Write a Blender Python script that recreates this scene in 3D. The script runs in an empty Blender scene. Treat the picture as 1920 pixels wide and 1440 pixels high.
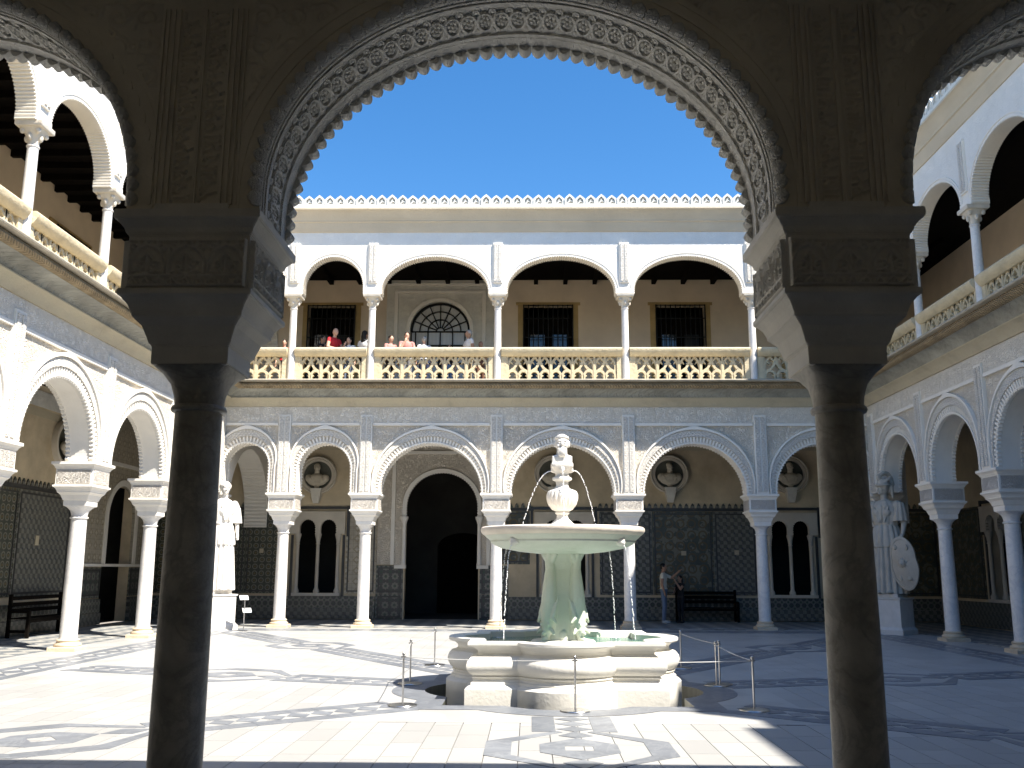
import bpy, bmesh, math, random
import numpy as np
from mathutils import Vector, Matrix

random.seed(7)
R = math.radians
PI = math.pi
sc = bpy.context.scene
col = sc.collection

# ------------------------------------------------------------------ camera
cam_d = bpy.data.cameras.new('camera')
cam = bpy.data.objects.new('camera', cam_d)
col.objects.link(cam)
sc.camera = cam
cam_d.sensor_width = 36.0
cam_d.lens = 1769.17 / 1920 * 36.0
cam_d.clip_start = 0.05
cam_d.clip_end = 2000
_yaw, _pitch, _roll = 0.0195, 0.1936, 0.0041
_f = Vector((-math.sin(_yaw) * math.cos(_pitch), math.cos(_yaw) * math.cos(_pitch), math.sin(_pitch)))
_r = Vector((math.cos(_yaw), math.sin(_yaw), 0))
_u = _r.cross(_f)
_r2 = math.cos(_roll) * _r + math.sin(_roll) * _u
_u2 = -math.sin(_roll) * _r + math.cos(_roll) * _u
cam.matrix_world = Matrix(((_r2.x, _u2.x, -_f.x, 0), (_r2.y, _u2.y, -_f.y, 0), (_r2.z, _u2.z, -_f.z, 1.6), (0, 0, 0, 1)))

# ------------------------------------------------------------------ sky, sun, exposure
SUN = Vector((0.60, -0.40, 1.0)).normalized()          # towards the sun
el = math.asin(SUN.z)
world = bpy.data.worlds.new('World')
sc.world = world
world.use_nodes = True
wn = world.node_tree
wn.nodes.clear()
sky = wn.nodes.new('ShaderNodeTexSky')
sky.sky_type = 'NISHITA'
sky.sun_disc = False
sky.sun_elevation = el
sky.sun_rotation = math.atan2(SUN.x, SUN.y)
sky.altitude = 400
sky.air_density = 1.0
sky.dust_density = 0.3
sky.ozone_density = 2.5
hs = wn.nodes.new('ShaderNodeHueSaturation')
hs.inputs['Saturation'].default_value = 1.3
bg = wn.nodes.new('ShaderNodeBackground')
bg.inputs['Strength'].default_value = 0.091
wo = wn.nodes.new('ShaderNodeOutputWorld')
wn.links.new(sky.outputs[0], hs.inputs['Color'])
wn.links.new(hs.outputs[0], bg.inputs['Color'])
wn.links.new(bg.outputs[0], wo.inputs['Surface'])

sun_d = bpy.data.lights.new('sun', 'SUN')
sun_d.energy = 4.4
sun_d.angle = R(0.53)
sun_d.color = (1.0, 0.935, 0.835)
sun = bpy.data.objects.new('sun', sun_d)
col.objects.link(sun)
sun.rotation_euler = (-SUN).to_track_quat('-Z', 'Y').to_euler()
sun.location = (20, -15, 40)

sc.view_settings.view_transform = 'Standard'
sc.view_settings.look = 'None'
sc.view_settings.gamma = 1.0
sc.view_settings.use_curve_mapping = False
sc.view_settings.exposure = 1.4
sc.render.engine = 'CYCLES'
sc.cycles.use_denoising = True
sc.cycles.max_bounces = 8
sc.cycles.diffuse_bounces = 5
sc.cycles.glossy_bounces = 3
sc.cycles.transmission_bounces = 6
sc.cycles.transparent_max_bounces = 6
sc.cycles.caustics_reflective = False
sc.cycles.caustics_refractive = False
sc.cycles.sample_clamp_indirect = 6.0

# ------------------------------------------------------------------ scene helpers
def tag(o, label=None, cat=None, group=None, kind=None):
    if label: o['label'] = label
    if cat: o['category'] = cat
    if group: o['group'] = group
    if kind: o['kind'] = kind
    elif cat: o['kind'] = 'thing'
    return o

def empty(name, loc=(0, 0, 0), rz=0.0, parent=None):
    o = bpy.data.objects.new(name, None)
    o.empty_display_size = 0.2
    col.objects.link(o)
    o.location = loc
    o.rotation_euler = (0, 0, rz)
    o.parent = parent
    return o

def link(name, mesh, parent=None, loc=(0, 0, 0), rot=(0, 0, 0), scale=None):
    o = bpy.data.objects.new(name, mesh)
    col.objects.link(o)
    o.parent = parent
    o.location = loc
    o.rotation_euler = rot
    if scale: o.scale = scale
    return o

class MB:
    """collects pieces of one mesh"""
    def __init__(s):
        s.v = []; s.f = []; s.m = []; s.cur = 0
    def add(s, vs, fs):
        b = len(s.v)
        s.v.extend([tuple(p) for p in vs])
        for q in fs:
            s.f.append([b + i for i in q]); s.m.append(s.cur)
        return s
    def box(s, x0, x1, y0, y1, z0, z1):
        vs = [(x0, y0, z0), (x1, y0, z0), (x1, y1, z0), (x0, y1, z0), (x0, y0, z1), (x1, y0, z1), (x1, y1, z1), (x0, y1, z1)]
        return s.add(vs, [(0, 3, 2, 1), (4, 5, 6, 7), (0, 1, 5, 4), (1, 2, 6, 5), (2, 3, 7, 6), (3, 0, 4, 7)])
    def loft(s, rings, cap=True, closed=True):
        n = len(rings[0]); vs = [p for r in rings for p in r]; fs = []
        for i in range(len(rings) - 1):
            for j in range(n if closed else n - 1):
                k = (j + 1) % n
                fs.append((i * n + j, i * n + k, (i + 1) * n + k, (i + 1) * n + j))
        if cap:
            fs.append(tuple(range(n - 1, -1, -1)))
            fs.append(tuple((len(rings) - 1) * n + j for j in range(n)))
        return s.add(vs, fs)
    def lathe(s, prof, n=24, c=(0, 0, 0), sx=1, sy=1, rf=None):
        rings = []
        for r, z in prof:
            ring = []
            for j in range(n):
                a = 2 * PI * j / n
                q = r * (rf(a, z) if rf else 1)
                ring.append((c[0] + sx * q * math.cos(a), c[1] + sy * q * math.sin(a), c[2] + z))
            rings.append(ring)
        return s.loft(rings)
    def superloft(s, prof, n=32, c=(0, 0, 0)):
        """prof: (half width, z, exponent): 2 is round, large is square"""
        rings = []
        for r, z, e in prof:
            ring = []
            for j in range(n):
                a = 2 * PI * (j + .5) / n
                ca, sa = abs(math.cos(a)), abs(math.sin(a))
                k = r / ((ca ** e + sa ** e) ** (1 / e))
                ring.append((c[0] + k * math.cos(a), c[1] + k * math.sin(a), c[2] + z))
            rings.append(ring)
        return s.loft(rings)
    def sqloft(s, prof, c=(0, 0, 0)):
        return s.loft([[(c[0] + a * w, c[1] + b * w, c[2] + z) for a, b in ((-1, -1), (1, -1), (1, 1), (-1, 1))] for w, z in prof])
    def sweepx(s, prof, x0, x1, mit=0.0):
        """closed profile (y, z) run along x; ends mitred by mit * projection"""
        r0 = [(x0 + mit * max(0, -y), y, z) for y, z in prof]
        r1 = [(x1 - mit * max(0, -y), y, z) for y, z in prof]
        return s.loft([r0, r1])
    def prism(s, pts, y0, y1):
        """outline (x, z) given depth from y0 to y1"""
        return s.loft([[(x, y0, z) for x, z in pts], [(x, y1, z) for x, z in pts]])
    def slab(s, pts, z0, z1):
        """outline (x, y) given height"""
        return s.loft([[(x, y, z0) for x, y in pts], [(x, y, z1) for x, y in pts]])
    def tube(s, pts, r, n=6, cap=True):
        pts = [Vector(p) for p in pts]
        rs = r if isinstance(r, (list, tuple)) else [r] * len(pts)
        rings = []; up = None
        for i, p in enumerate(pts):
            t = (pts[min(i + 1, len(pts) - 1)] - pts[max(i - 1, 0)]).normalized()
            if up is None:
                up = Vector((0, 0, 1)) if abs(t.z) < .9 else Vector((1, 0, 0))
            a = t.cross(up).normalized(); b = a.cross(t).normalized(); up = b
            rings.append([p + rs[i] * (math.cos(2 * PI * j / n) * a + math.sin(2 * PI * j / n) * b) for j in range(n)])
        return s.loft(rings, cap)
    def ribbon(s, pts, w, y0, y1):
        """a bar of width w following (x, z) points, given depth"""
        n = len(pts); L = []; Rr = []
        for i in range(n):
            a = pts[max(i - 1, 0)]; b = pts[min(i + 1, n - 1)]
            dx, dz = b[0] - a[0], b[1] - a[1]; d = math.hypot(dx, dz) or 1
            nx, nz = -dz / d * w / 2, dx / d * w / 2
            L.append((pts[i][0] + nx, pts[i][1] + nz)); Rr.append((pts[i][0] - nx, pts[i][1] - nz))
        return s.loft([[(l[0], y0, l[1]), (r[0], y0, r[1]), (r[0], y1, r[1]), (l[0], y1, l[1])] for l, r in zip(L, Rr)])
    def ell(s, c, rad, n=14, m=9, rot=None):
        rings = []
        for i in range(1, m):
            t = PI * i / m
            ring = []
            for j in range(n):
                a = 2 * PI * j / n
                p = Vector((rad[0] * math.sin(t) * math.cos(a), rad[1] * math.sin(t) * math.sin(a), -rad[2] * math.cos(t)))
                if rot: p = rot @ p
                ring.append(Vector(c) + p)
            rings.append(ring)
        return s.loft(rings)
    def cap(s, p0, p1, r0, r1, n=12):
        p0, p1 = Vector(p0), Vector(p1)
        t = (p1 - p0); L = t.length or 1e-4; t /= L
        up = Vector((0, 0, 1)) if abs(t.z) < .9 else Vector((1, 0, 0))
        a = t.cross(up).normalized(); b = a.cross(t)
        rings = []
        for k in (-.98, -.8, -.4, 0): rings.append((p0 + t * r0 * k, r0 * math.sqrt(1 - k * k)))
        for k in (0, .4, .8, .98): rings.append((p1 + t * r1 * k, r1 * math.sqrt(1 - k * k)))
        return s.loft([[p + r * (math.cos(2 * PI * j / n) * a + math.sin(2 * PI * j / n) * b) for j in range(n)] for p, r in rings])
    def mesh(s, name, mats, smooth=None):
        me = bpy.data.meshes.new(name)
        me.from_pydata(s.v, [], s.f)
        if not isinstance(mats, (list, tuple)): mats = [mats]
        for m in mats: me.materials.append(m)
        if len(mats) > 1: me.polygons.foreach_set('material_index', s.m)
        bm = bmesh.new(); bm.from_mesh(me)
        bmesh.ops.recalc_face_normals(bm, faces=bm.faces)
        bm.to_mesh(me); bm.free()
        if smooth is not None:
            me.polygons.foreach_set('use_smooth', [True] * len(me.polygons))
            try: me.set_sharp_from_angle(angle=R(smooth))
            except Exception: pass
        me.update()
        return me
    def build(s, name, mats, parent=None, smooth=None, **k):
        return link(name, s.mesh(name, mats, smooth), parent, **k)

def fuse(mb, name, mats, voxel, smooth=2, pick=None):
    """melt overlapping volumes into one continuous surface"""
    tmp = mb.build('tmp', mats)
    m = tmp.modifiers.new('r', 'REMESH'); m.mode = 'VOXEL'; m.voxel_size = voxel; m.use_smooth_shade = True
    if smooth:
        q = tmp.modifiers.new('s', 'SMOOTH'); q.factor = .5; q.iterations = smooth
    dg = bpy.context.evaluated_depsgraph_get()
    me = bpy.data.meshes.new_from_object(tmp.evaluated_get(dg))
    me.name = name
    old = tmp.data
    bpy.data.objects.remove(tmp); bpy.data.meshes.remove(old)
    if not isinstance(mats, (list, tuple)): mats = [mats]
    me.materials.clear()
    for m in mats: me.materials.append(m)
    if pick:
        for p in me.polygons: p.material_index = pick(p.center)
    me.polygons.foreach_set('use_smooth', [True] * len(me.polygons))
    return me

# ------------------------------------------------------------------ material helpers
class X:
    """node sockets with arithmetic"""
    nt = None
    def __init__(s, k): s.k = k
    @staticmethod
    def op(o, *a):
        n = X.nt.nodes.new('ShaderNodeMath'); n.operation = o
        for i, q in enumerate(a):
            if isinstance(q, X): X.nt.links.new(q.k, n.inputs[i])
            else: n.inputs[i].default_value = q
        return X(n.outputs[0])
    def __add__(s, o): return X.op('ADD', s, o)
    __radd__ = __add__
    def __sub__(s, o): return X.op('SUBTRACT', s, o)
    def __rsub__(s, o): return X.op('SUBTRACT', o, s)
    def __mul__(s, o): return X.op('MULTIPLY', s, o)
    __rmul__ = __mul__
    def __truediv__(s, o): return X.op('DIVIDE', s, o)
def sin(a): return X.op('SINE', a)
def absx(a): return X.op('ABSOLUTE', a)
def frac(a): return X.op('FRACT', a)
def flo(a): return X.op('FLOOR', a)
def gt(a, b): return X.op('GREATER_THAN', a, b)
def lt(a, b): return X.op('LESS_THAN', a, b)
def mx(a, b): return X.op('MAXIMUM', a, b)
def mn(a, b): return X.op('MINIMUM', a, b)
def sq(a): return X.op('SQRT', a)
def clampx(a): return mn(mx(a, 0.0), 1.0)
def hyp(a, b): return sq(a * a + b * b)
def noise(scale, detail=4, rough=.55, vec=None, dist=0.0):
    n = X.nt.nodes.new('ShaderNodeTexNoise')
    n.inputs['Scale'].default_value = scale; n.inputs['Detail'].default_value = detail
    n.inputs['Roughness'].default_value = rough; n.inputs['Distortion'].default_value = dist
    X.nt.links.new(vec or X.vec, n.inputs['Vector'])
    return X(n.outputs['Fac'])
def voro(scale, feat='F1', vec=None):
    n = X.nt.nodes.new('ShaderNodeTexVoronoi'); n.feature = feat
    n.inputs['Scale'].default_value = scale
    X.nt.links.new(vec or X.vec, n.inputs['Vector'])
    return X(n.outputs['Distance'])
def mixc(f, a, b):
    n = X.nt.nodes.new('ShaderNodeMix'); n.data_type = 'RGBA'
    if isinstance(f, X): X.nt.links.new(f.k, n.inputs['Factor'])
    else: n.inputs['Factor'].default_value = f
    for q, nm in ((a, 6), (b, 7)):
        if isinstance(q, X): X.nt.links.new(q.k, n.inputs[nm])
        else: n.inputs[nm].default_value = (*q, 1)
    return X(n.outputs[2])

def material(name, colr, rough=.7, var=.15, vs=3.0, layers=(), relief=None, depth=.02, fine=.0, fs=60, spec=.3, metal=0.0, extra=None):
    """colr with soft mottling; layers: [(fn, colour)] pigment masks; relief: fn carved height"""
    m = bpy.data.materials.new(name); m.use_nodes = True
    nt = m.node_tree; X.nt = nt
    b = nt.nodes['Principled BSDF']
    tc = nt.nodes.new('ShaderNodeTexCoord')
    X.vec = tc.outputs['Object']
    sp = nt.nodes.new('ShaderNodeSeparateXYZ'); nt.links.new(X.vec, sp.inputs[0])
    x, y, z = X(sp.outputs[0]), X(sp.outputs[1]), X(sp.outputs[2])
    c = mixc(clampx((noise(vs, 6, .6) - .3) * 2.5), tuple(q * (1 - var) for q in colr), tuple(min(1, q * (1 + var * .6)) for q in colr))
    for fn, cl in layers:
        c = mixc(fn(x, y, z), c, cl)
    nt.links.new(c.k, b.inputs['Base Color'])
    b.inputs['Roughness'].default_value = rough
    b.inputs['Specular IOR Level'].default_value = spec
    b.inputs['Metallic'].default_value = metal
    h = None
    if relief: h = relief(x, y, z)
    if fine:
        q = noise(fs, 5, .6) * (fine / max(depth, 1e-4))
        h = q if h is None else h + q
    if h is not None:
        bp = nt.nodes.new('ShaderNodeBump')
        bp.inputs['Strength'].default_value = 1.0; bp.inputs['Distance'].default_value = depth
        nt.links.new(h.k, bp.inputs['Height']); nt.links.new(bp.outputs[0], b.inputs['Normal'])
    if extra: extra(nt, b, x, y, z)
    return m

# ------------------------------------------------------------------ materials
def arab(s, t=.25):
    def fn(x, y, z):
        u, v = (x + y) * s, z * s
        a = sin(u + 1.4 * sin(v)) * sin(v + 1.4 * sin(u))
        b = sin(u * 2.3 + 1.8 * sin(v * 1.7)) * sin(v * 2.3 + 1.8 * sin(u * 1.7))
        return clampx((absx(a) + .8 * absx(b) - t) * 2.2)
    return fn
def lace(s, e=.09):
    """dense leafy filigree: a network of raised tendrils round sunk cells"""
    def fn(x, y, z):
        n = X.nt.nodes.new('ShaderNodeTexNoise'); n.inputs['Scale'].default_value = s * .35; n.inputs['Detail'].default_value = 2
        X.nt.links.new(X.vec, n.inputs['Vector'])
        v = X.nt.nodes.new('ShaderNodeVectorMath'); v.operation = 'MULTIPLY_ADD'
        X.nt.links.new(n.outputs['Color'], v.inputs[0]); v.inputs[1].default_value = (.12, .12, .12); X.nt.links.new(X.vec, v.inputs[2])
        d = voro(s, 'F1', v.outputs[0]); q = voro(s * 2.3, 'F1', v.outputs[0])
        g = sin(d * 30.0 / (e * 11)) * .5 + .5                     # curling rings round each seed
        return clampx(g * .75 + (1.0 - q * 1.6) * .45)
    return fn
def inv(fn, k=.8): return lambda x, y, z: (1.0 - fn(x, y, z)) * k
def diapers(s):
    def fn(x, y, z):
        u, v = frac((x + y) * s) - .5, frac(z * s) - .5
        d = absx(u) + absx(v)
        return clampx((absx(frac(d * 3.0) - .5) * 2.0 - .3) * 2.0)
    return fn
def script(s):
    def fn(x, y, z):
        u, v = (x + y) * s, z * s
        a = sin(v * 2.1 + 2.2 * sin(v * .37)) * sin(u * .9 + 1.5 * sin(v * .71))
        b = sin(v * 4.7 + 1.3 * sin(u * 2.0))
        return clampx((absx(a) + .45 * b) * 1.8 - .2)
    return fn
def objrand():
    n = X.nt.nodes.new('ShaderNodeObjectInfo'); return X(n.outputs['Random'])
def streaks(lo=.55, k=3.0, sx=5.0, sz=.7):
    """rain streaks and weathering with their own shape"""
    def fn(x, y, z):
        n = X.nt.nodes.new('ShaderNodeMapping'); n.inputs['Scale'].default_value = (sx, sx, sz)
        X.nt.links.new(X.vec, n.inputs['Vector'])
        return clampx((noise(1.0, 6, .65, n.outputs[0]) - lo) * k)
    return fn

WHITE = (.87, .83, .755)
M = {}
M['white'] = material('white_plaster', WHITE, .75, .06, 2.0, fine=.004, fs=25, depth=.01, layers=[(streaks(.58, 1.6), (.62, .58, .50))])
M['carved'] = material('carved_plaster', (.86, .805, .71), .8, .06, 2.0, relief=lace(9), depth=.022,
                       layers=[(inv(lace(9), .7), (.66, .57, .45)), (streaks(.6, 1.2), (.62, .57, .50))])
M['carved_fine'] = material('carved_frieze_plaster', (.87, .82, .73), .8, .06, 2.0, relief=lambda x, y, z: lace(10)(x, y, z) * .8 + gt(absx(frac((x + y) * 2.6) - .5), .44) * .5, depth=.018,
                            layers=[(inv(lace(10), .4), (.68, .62, .53)), (streaks(.6, 1.2), (.60, .56, .50))])
M['script'] = material('carved_script_plaster', WHITE, .8, .04, 2.0, relief=script(34), depth=.03,
                       layers=[(inv(script(34), .35), (.55, .50, .44))])
M['pier'] = material('carved_block_plaster', (.78, .75, .70), .8, .05, 2.0, relief=lace(14), depth=.022, layers=[(inv(lace(14), .6), (.64, .55, .44))])
M['tan'] = material('tan_cornice_stone', (.55, .48, .345), .85, .2, 1.5, fine=.02, fs=9, depth=.02, layers=[(streaks(.5, 2.2, 1.5, 1.5), (.36, .34, .24))])
M['grey'] = material('grey_weathered_cornice_stone', (.37, .36, .31), .9, .3, 1.3, relief=arab(14), depth=.012, fine=.02, fs=8,
                     layers=[(streaks(.46, 2.6, 1.2, 2.0), (.17, .17, .14))])
M['rope'] = material('ochre_rope_moulding_stone', (.40, .31, .19), .9, .3, 3, relief=lambda x, y, z: absx(sin((x + y) * 40 + z * 60)), depth=.03,
                     layers=[(streaks(.5, 2.5, 2, 2), (.16, .13, .09))])
M['ledge'] = material('worn_ledge_stone', (.46, .41, .32), .9, .25, 2, fine=.02, fs=10, depth=.02, layers=[(streaks(.52, 2.4, 1.2, 3), (.30, .27, .20))])
M['rail'] = material('warm_balustrade_stone', (.66, .565, .385), .85, .2, 2.5, fine=.02, fs=12, depth=.015, layers=[(streaks(.56, 2.5, 1.5, 4), (.30, .26, .19))])
M['eave'] = material('tan_eave_stucco', (.60, .52, .40), .85, .1, .8, fine=.01, fs=10, depth=.01, layers=[(streaks(.5, 1.8, .35, 4), (.50, .40, .26))])
M['crest'] = material('white_cresting_stone', (.74, .72, .67), .85, .12, 2, fine=.01, fs=20, depth=.01)
M['upwhite'] = material('upper_arcade_plaster', (.84, .82, .775), .8, .06, 1.5, relief=lace(6, .05), depth=.006, layers=[(streaks(.6, 1.5), (.66, .62, .55))])
def veins(x, y, z): return clampx(1.0 - absx(noise(2.2, 6, .6, None, 1.6) - .5) * 18) * .35
M['marble'] = material('white_column_marble', (.80, .775, .735), .4, .07, 2, layers=[(veins, (.50, .50, .52))], spec=.4)
M['base'] = material('honey_column_base_stone', (.66, .55, .40), .6, .15, 4, fine=.006, fs=25, depth=.01)
M['capital'] = material('warm_capital_marble', (.72, .66, .56), .6, .12, 5, fine=.02, fs=40, depth=.015)
M['nearplaster'] = material('brown_grey_aged_plaster', (.76, .69, .55), .85, .14, 1.3, fine=.006, fs=30, depth=.012, layers=[(streaks(.55, 1.8, 2, .8), (.50, .44, .33))])
M['nearcarve'] = material('aged_carved_plaster', (.74, .70, .61), .8, .12, 4, fine=.006, fs=70, depth=.008)
M['nearsoffit'] = material('pale_arch_soffit_plaster', (.90, .875, .80), .8, .12, 4, relief=lace(22), fine=.006, fs=60, depth=.008)
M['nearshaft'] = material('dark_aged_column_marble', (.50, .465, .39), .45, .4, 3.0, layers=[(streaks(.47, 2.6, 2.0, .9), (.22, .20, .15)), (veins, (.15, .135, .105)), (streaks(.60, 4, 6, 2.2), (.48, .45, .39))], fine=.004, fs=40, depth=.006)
M['ochre'] = material('ochre_painted_gallery_wall', (.66, .55, .38), .85, .22, 1.2, fine=.004, fs=15, depth=.01, layers=[(streaks(.55, 2.2, 1, 1), (.40, .29, .16))])
M['upochre'] = material('peach_upper_gallery_wall', (.74, .62, .48), .85, .12, 1.0, layers=[(streaks(.58, 2, .8, .8), (.62, .50, .36))])
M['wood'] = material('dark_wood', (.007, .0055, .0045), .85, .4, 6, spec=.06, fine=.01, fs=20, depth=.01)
M['beige'] = material('beige_window_surround_plaster', (.66, .60, .50), .8, .1, 2, fine=.005, fs=20, depth=.01)
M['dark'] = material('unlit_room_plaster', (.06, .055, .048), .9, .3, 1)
M['iron'] = material('black_wrought_iron', (.02, .02, .02), .5, .2, 10, metal=.6)
M['steel'] = material('brushed_steel', (.62, .62, .62), .28, .1, 10, metal=1.0)
M['amber'] = material('amber_window_jamb', (.46, .33, .15), .8, .25, 2)
M['glass'] = material('dark_window_glass', (.03, .035, .04), .08, .1, 1, spec=.6)
M['curtain'] = material('pale_curtained_glass', (.62, .63, .64), .25, .12, 1.2, spec=.5, layers=[(lambda x, y, z: absx(sin(x * 26)) * .3, (.48, .49, .50))])

def tiles(name, ca, cb, cc, kind, p):
    def g(x, y, z): return frac(x / p) - .5, frac(z / p) - .5
    def rings(x, y, z):
        u, v = g(x, y, z); return lt(absx(hyp(u, v) - .34), .07)
    def dots(x, y, z):
        u, v = g(x, y, z); return lt(hyp(u, v), .15)
    def dia(x, y, z):
        u, v = g(x, y, z); return lt(absx(absx(u) + absx(v) - .32), .07)
    def core(x, y, z):
        u, v = g(x, y, z); return lt(absx(u) + absx(v), .16)
    def chk(x, y, z):
        u, v = g(x, y, z); return gt(u * v, 0.0)
    def star(x, y, z):
        u, v = g(x, y, z); return lt(mn(mx(absx(u), absx(v)) , (absx(u) + absx(v)) * .72), .30)
    def corner(x, y, z):
        u, v = g(x, y, z); return gt(absx(u) + absx(v), .78)
    def blob(x, y, z): return gt(noise(1.6 / p, 2), .53)
    def grout(x, y, z):
        q = .14
        return clampx(gt(absx(frac(x / q) - .5), .47) + gt(absx(frac(z / q) - .5), .47)) * .6
    k = {'ring': [(rings, cb), (dots, cc)], 'dia': [(dia, cb), (core, cc)], 'chk': [(chk, cb), (core, cc)],
         'star': [(star, cb), (dots, cc), (corner, cc)], 'damask': [(blob, cb), (rings, cc)]}[kind]
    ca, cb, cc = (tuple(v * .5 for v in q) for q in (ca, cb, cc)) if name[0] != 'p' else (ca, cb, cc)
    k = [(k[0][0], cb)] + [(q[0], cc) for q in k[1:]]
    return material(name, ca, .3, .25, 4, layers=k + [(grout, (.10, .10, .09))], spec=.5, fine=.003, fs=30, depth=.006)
TA = tiles('green_ring_azulejo', (.10, .12, .09), (.42, .40, .32), (.30, .22, .08), 'ring', .22)
TB = tiles('blue_star_azulejo', (.14, .14, .14), (.38, .38, .33), (.10, .16, .12), 'star', .30)
TC = tiles('checked_azulejo', (.34, .33, .28), (.15, .19, .16), (.08, .10, .14), 'dia', .28)
TD = tiles('damask_azulejo', (.14, .16, .13), (.36, .34, .26), (.24, .18, .08), 'damask', .36)
TE = tiles('small_grid_azulejo', (.20, .21, .18), (.40, .39, .34), (.10, .12, .16), 'chk', .24)
TF = tiles('white_blue_border_azulejo', (.42, .41, .36), (.12, .12, .12), (.13, .18, .12), 'star', .2)
TG = tiles('pale_lattice_azulejo', (.46, .41, .32), (.34, .29, .20), (.55, .50, .40), 'dia', .34)
M['tileedge'] = material('black_blue_border_tile', (.05, .05, .05), .35, .3, 5, spec=.5)
M['tiledark'] = material('dark_tile_dado', (.13, .135, .11), .4, .3, 3, spec=.4)

def slabcol(base, k):
    def fn(nt, b, x, y, z):
        X.nt = nt
        r = objrand()
        src = b.inputs['Base Color'].links[0].from_socket
        c = mixc(r * k, X(src), tuple(q * .72 for q in base))
        nt.links.new(c.k, b.inputs['Base Color'])
    return fn
def cloud(x, y, z): return clampx((noise(1.3, 7, .65, None, 1.2) - .52) * 4) * .35
M['slab'] = material('white_marble_paving', (.43, .425, .408), .45, .08, .8, layers=[(cloud, (.33, .325, .31)), (streaks(.58, 2.4, .6, .6), (.34, .32, .285))], spec=.3,
                     extra=slabcol((.44, .437, .425), .7))
M['slabs_far'] = material('white_marble_paving_far', (.43, .425, .408), .45, .08, .8, spec=.3,
                          layers=[(cloud, (.33, .325, .31)), (lambda x, y, z: gt(noise(1.7, 0), .55) * .3, (.32, .315, .30)), (streaks(.58, 2.4, .6, .6), (.34, .32, .285))])
M['inlay'] = material('blue_grey_marble_inlay', (.20, .215, .24), .4, .25, 2.5, layers=[(veins, (.40, .41, .43)), (cloud, (.30, .32, .35))], spec=.35, extra=slabcol((.17, .185, .21), .5))
M['grout'] = material('paving_joint_mortar', (.26, .245, .22), .9, .2, 3)
def galf(x, y, z):
    u, v = frac((x + y) * .9), frac((x - y) * .9)
    return gt(X.op('ABSOLUTE', gt(u, .5) - gt(v, .5)), .5)
M['galfloor'] = material('grey_white_gallery_paving', (.42, .41, .38), .45, .1, 1, layers=[(galf, (.17, .185, .20)), (cloud, (.30, .30, .29))], spec=.35)
M['limewash'] = material('limewashed_boards', (.56, .52, .45), .85, .15, 2)
M['ground'] = material('packed_earth', (.25, .21, .16), .9, .2, 1)
M['fount'] = material('fountain_marble', (.76, .74, .68), .5, .08, 2.5, layers=[(streaks(.56, 2, 2.5, .8), (.60, .57, .46)), (streaks(.60, 3, 4, .45), (.40, .37, .27)), (streaks(.63, 5, 1.2, 1.2), (.52, .47, .36))], spec=.4, fine=.005, fs=20, depth=.008)
M['fgreen'] = material('algae_tinted_marble', (.66, .69, .60), .55, .1, 3, layers=[(streaks(.52, 2, 3, .6), (.50, .56, .44)), (streaks(.60, 3, 5, .5), (.34, .34, .22)), (streaks(.56, 3, 1.5, 1.5), (.48, .52, .38))], spec=.4, fine=.006, fs=18, depth=.01)
M['statue'] = material('weathered_statue_marble', (.74, .71, .66), .6, .1, 4, layers=[(streaks(.58, 2, 4, 1.5), (.50, .46, .39))], fine=.006, fs=30, depth=.008)
M['statuegrey'] = material('grey_beige_statue_marble', (.52, .475, .40), .6, .15, 4, layers=[(streaks(.55, 2, 4, 1.5), (.36, .32, .26))], fine=.006, fs=30, depth=.008)
M['bust'] = material('old_bust_marble', (.60, .54, .43), .6, .15, 5, fine=.006, fs=40, depth=.008)
M['lip'] = material('pink_cream_bowl_marble', (.78, .70, .60), .5, .12, 3, fine=.006, fs=20, depth=.008, layers=[(streaks(.6, 3, 2, 2), (.50, .42, .30))])
def water_m():
    m = material('green_fountain_water', (.17, .40, .31), .06, .2, 1.5, spec=.5, relief=lambda x, y, z: noise(9, 3, .6, None, 1.0), depth=.03)
    b = m.node_tree.nodes['Principled BSDF']
    b.inputs['Transmission Weight'].default_value = .45
    b.inputs['IOR'].default_value = 1.33
    return m
M['water'] = water_m()
def drop_m():
    m = material('falling_water', (.93, .95, .96), .08, .02, 3, spec=.6)
    b = m.node_tree.nodes['Principled BSDF']
    b.inputs['Transmission Weight'].default_value = .15
    b.inputs['IOR'].default_value = 1.33
    return m
M['drop'] = drop_m()
M['cord'] = material('clear_grey_barrier_cord', (.55, .55, .53), .4, .05, 5)
M['signwhite'] = material('white_sign_panel', (.80, .80, .78), .4, .03, 5)

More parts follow.
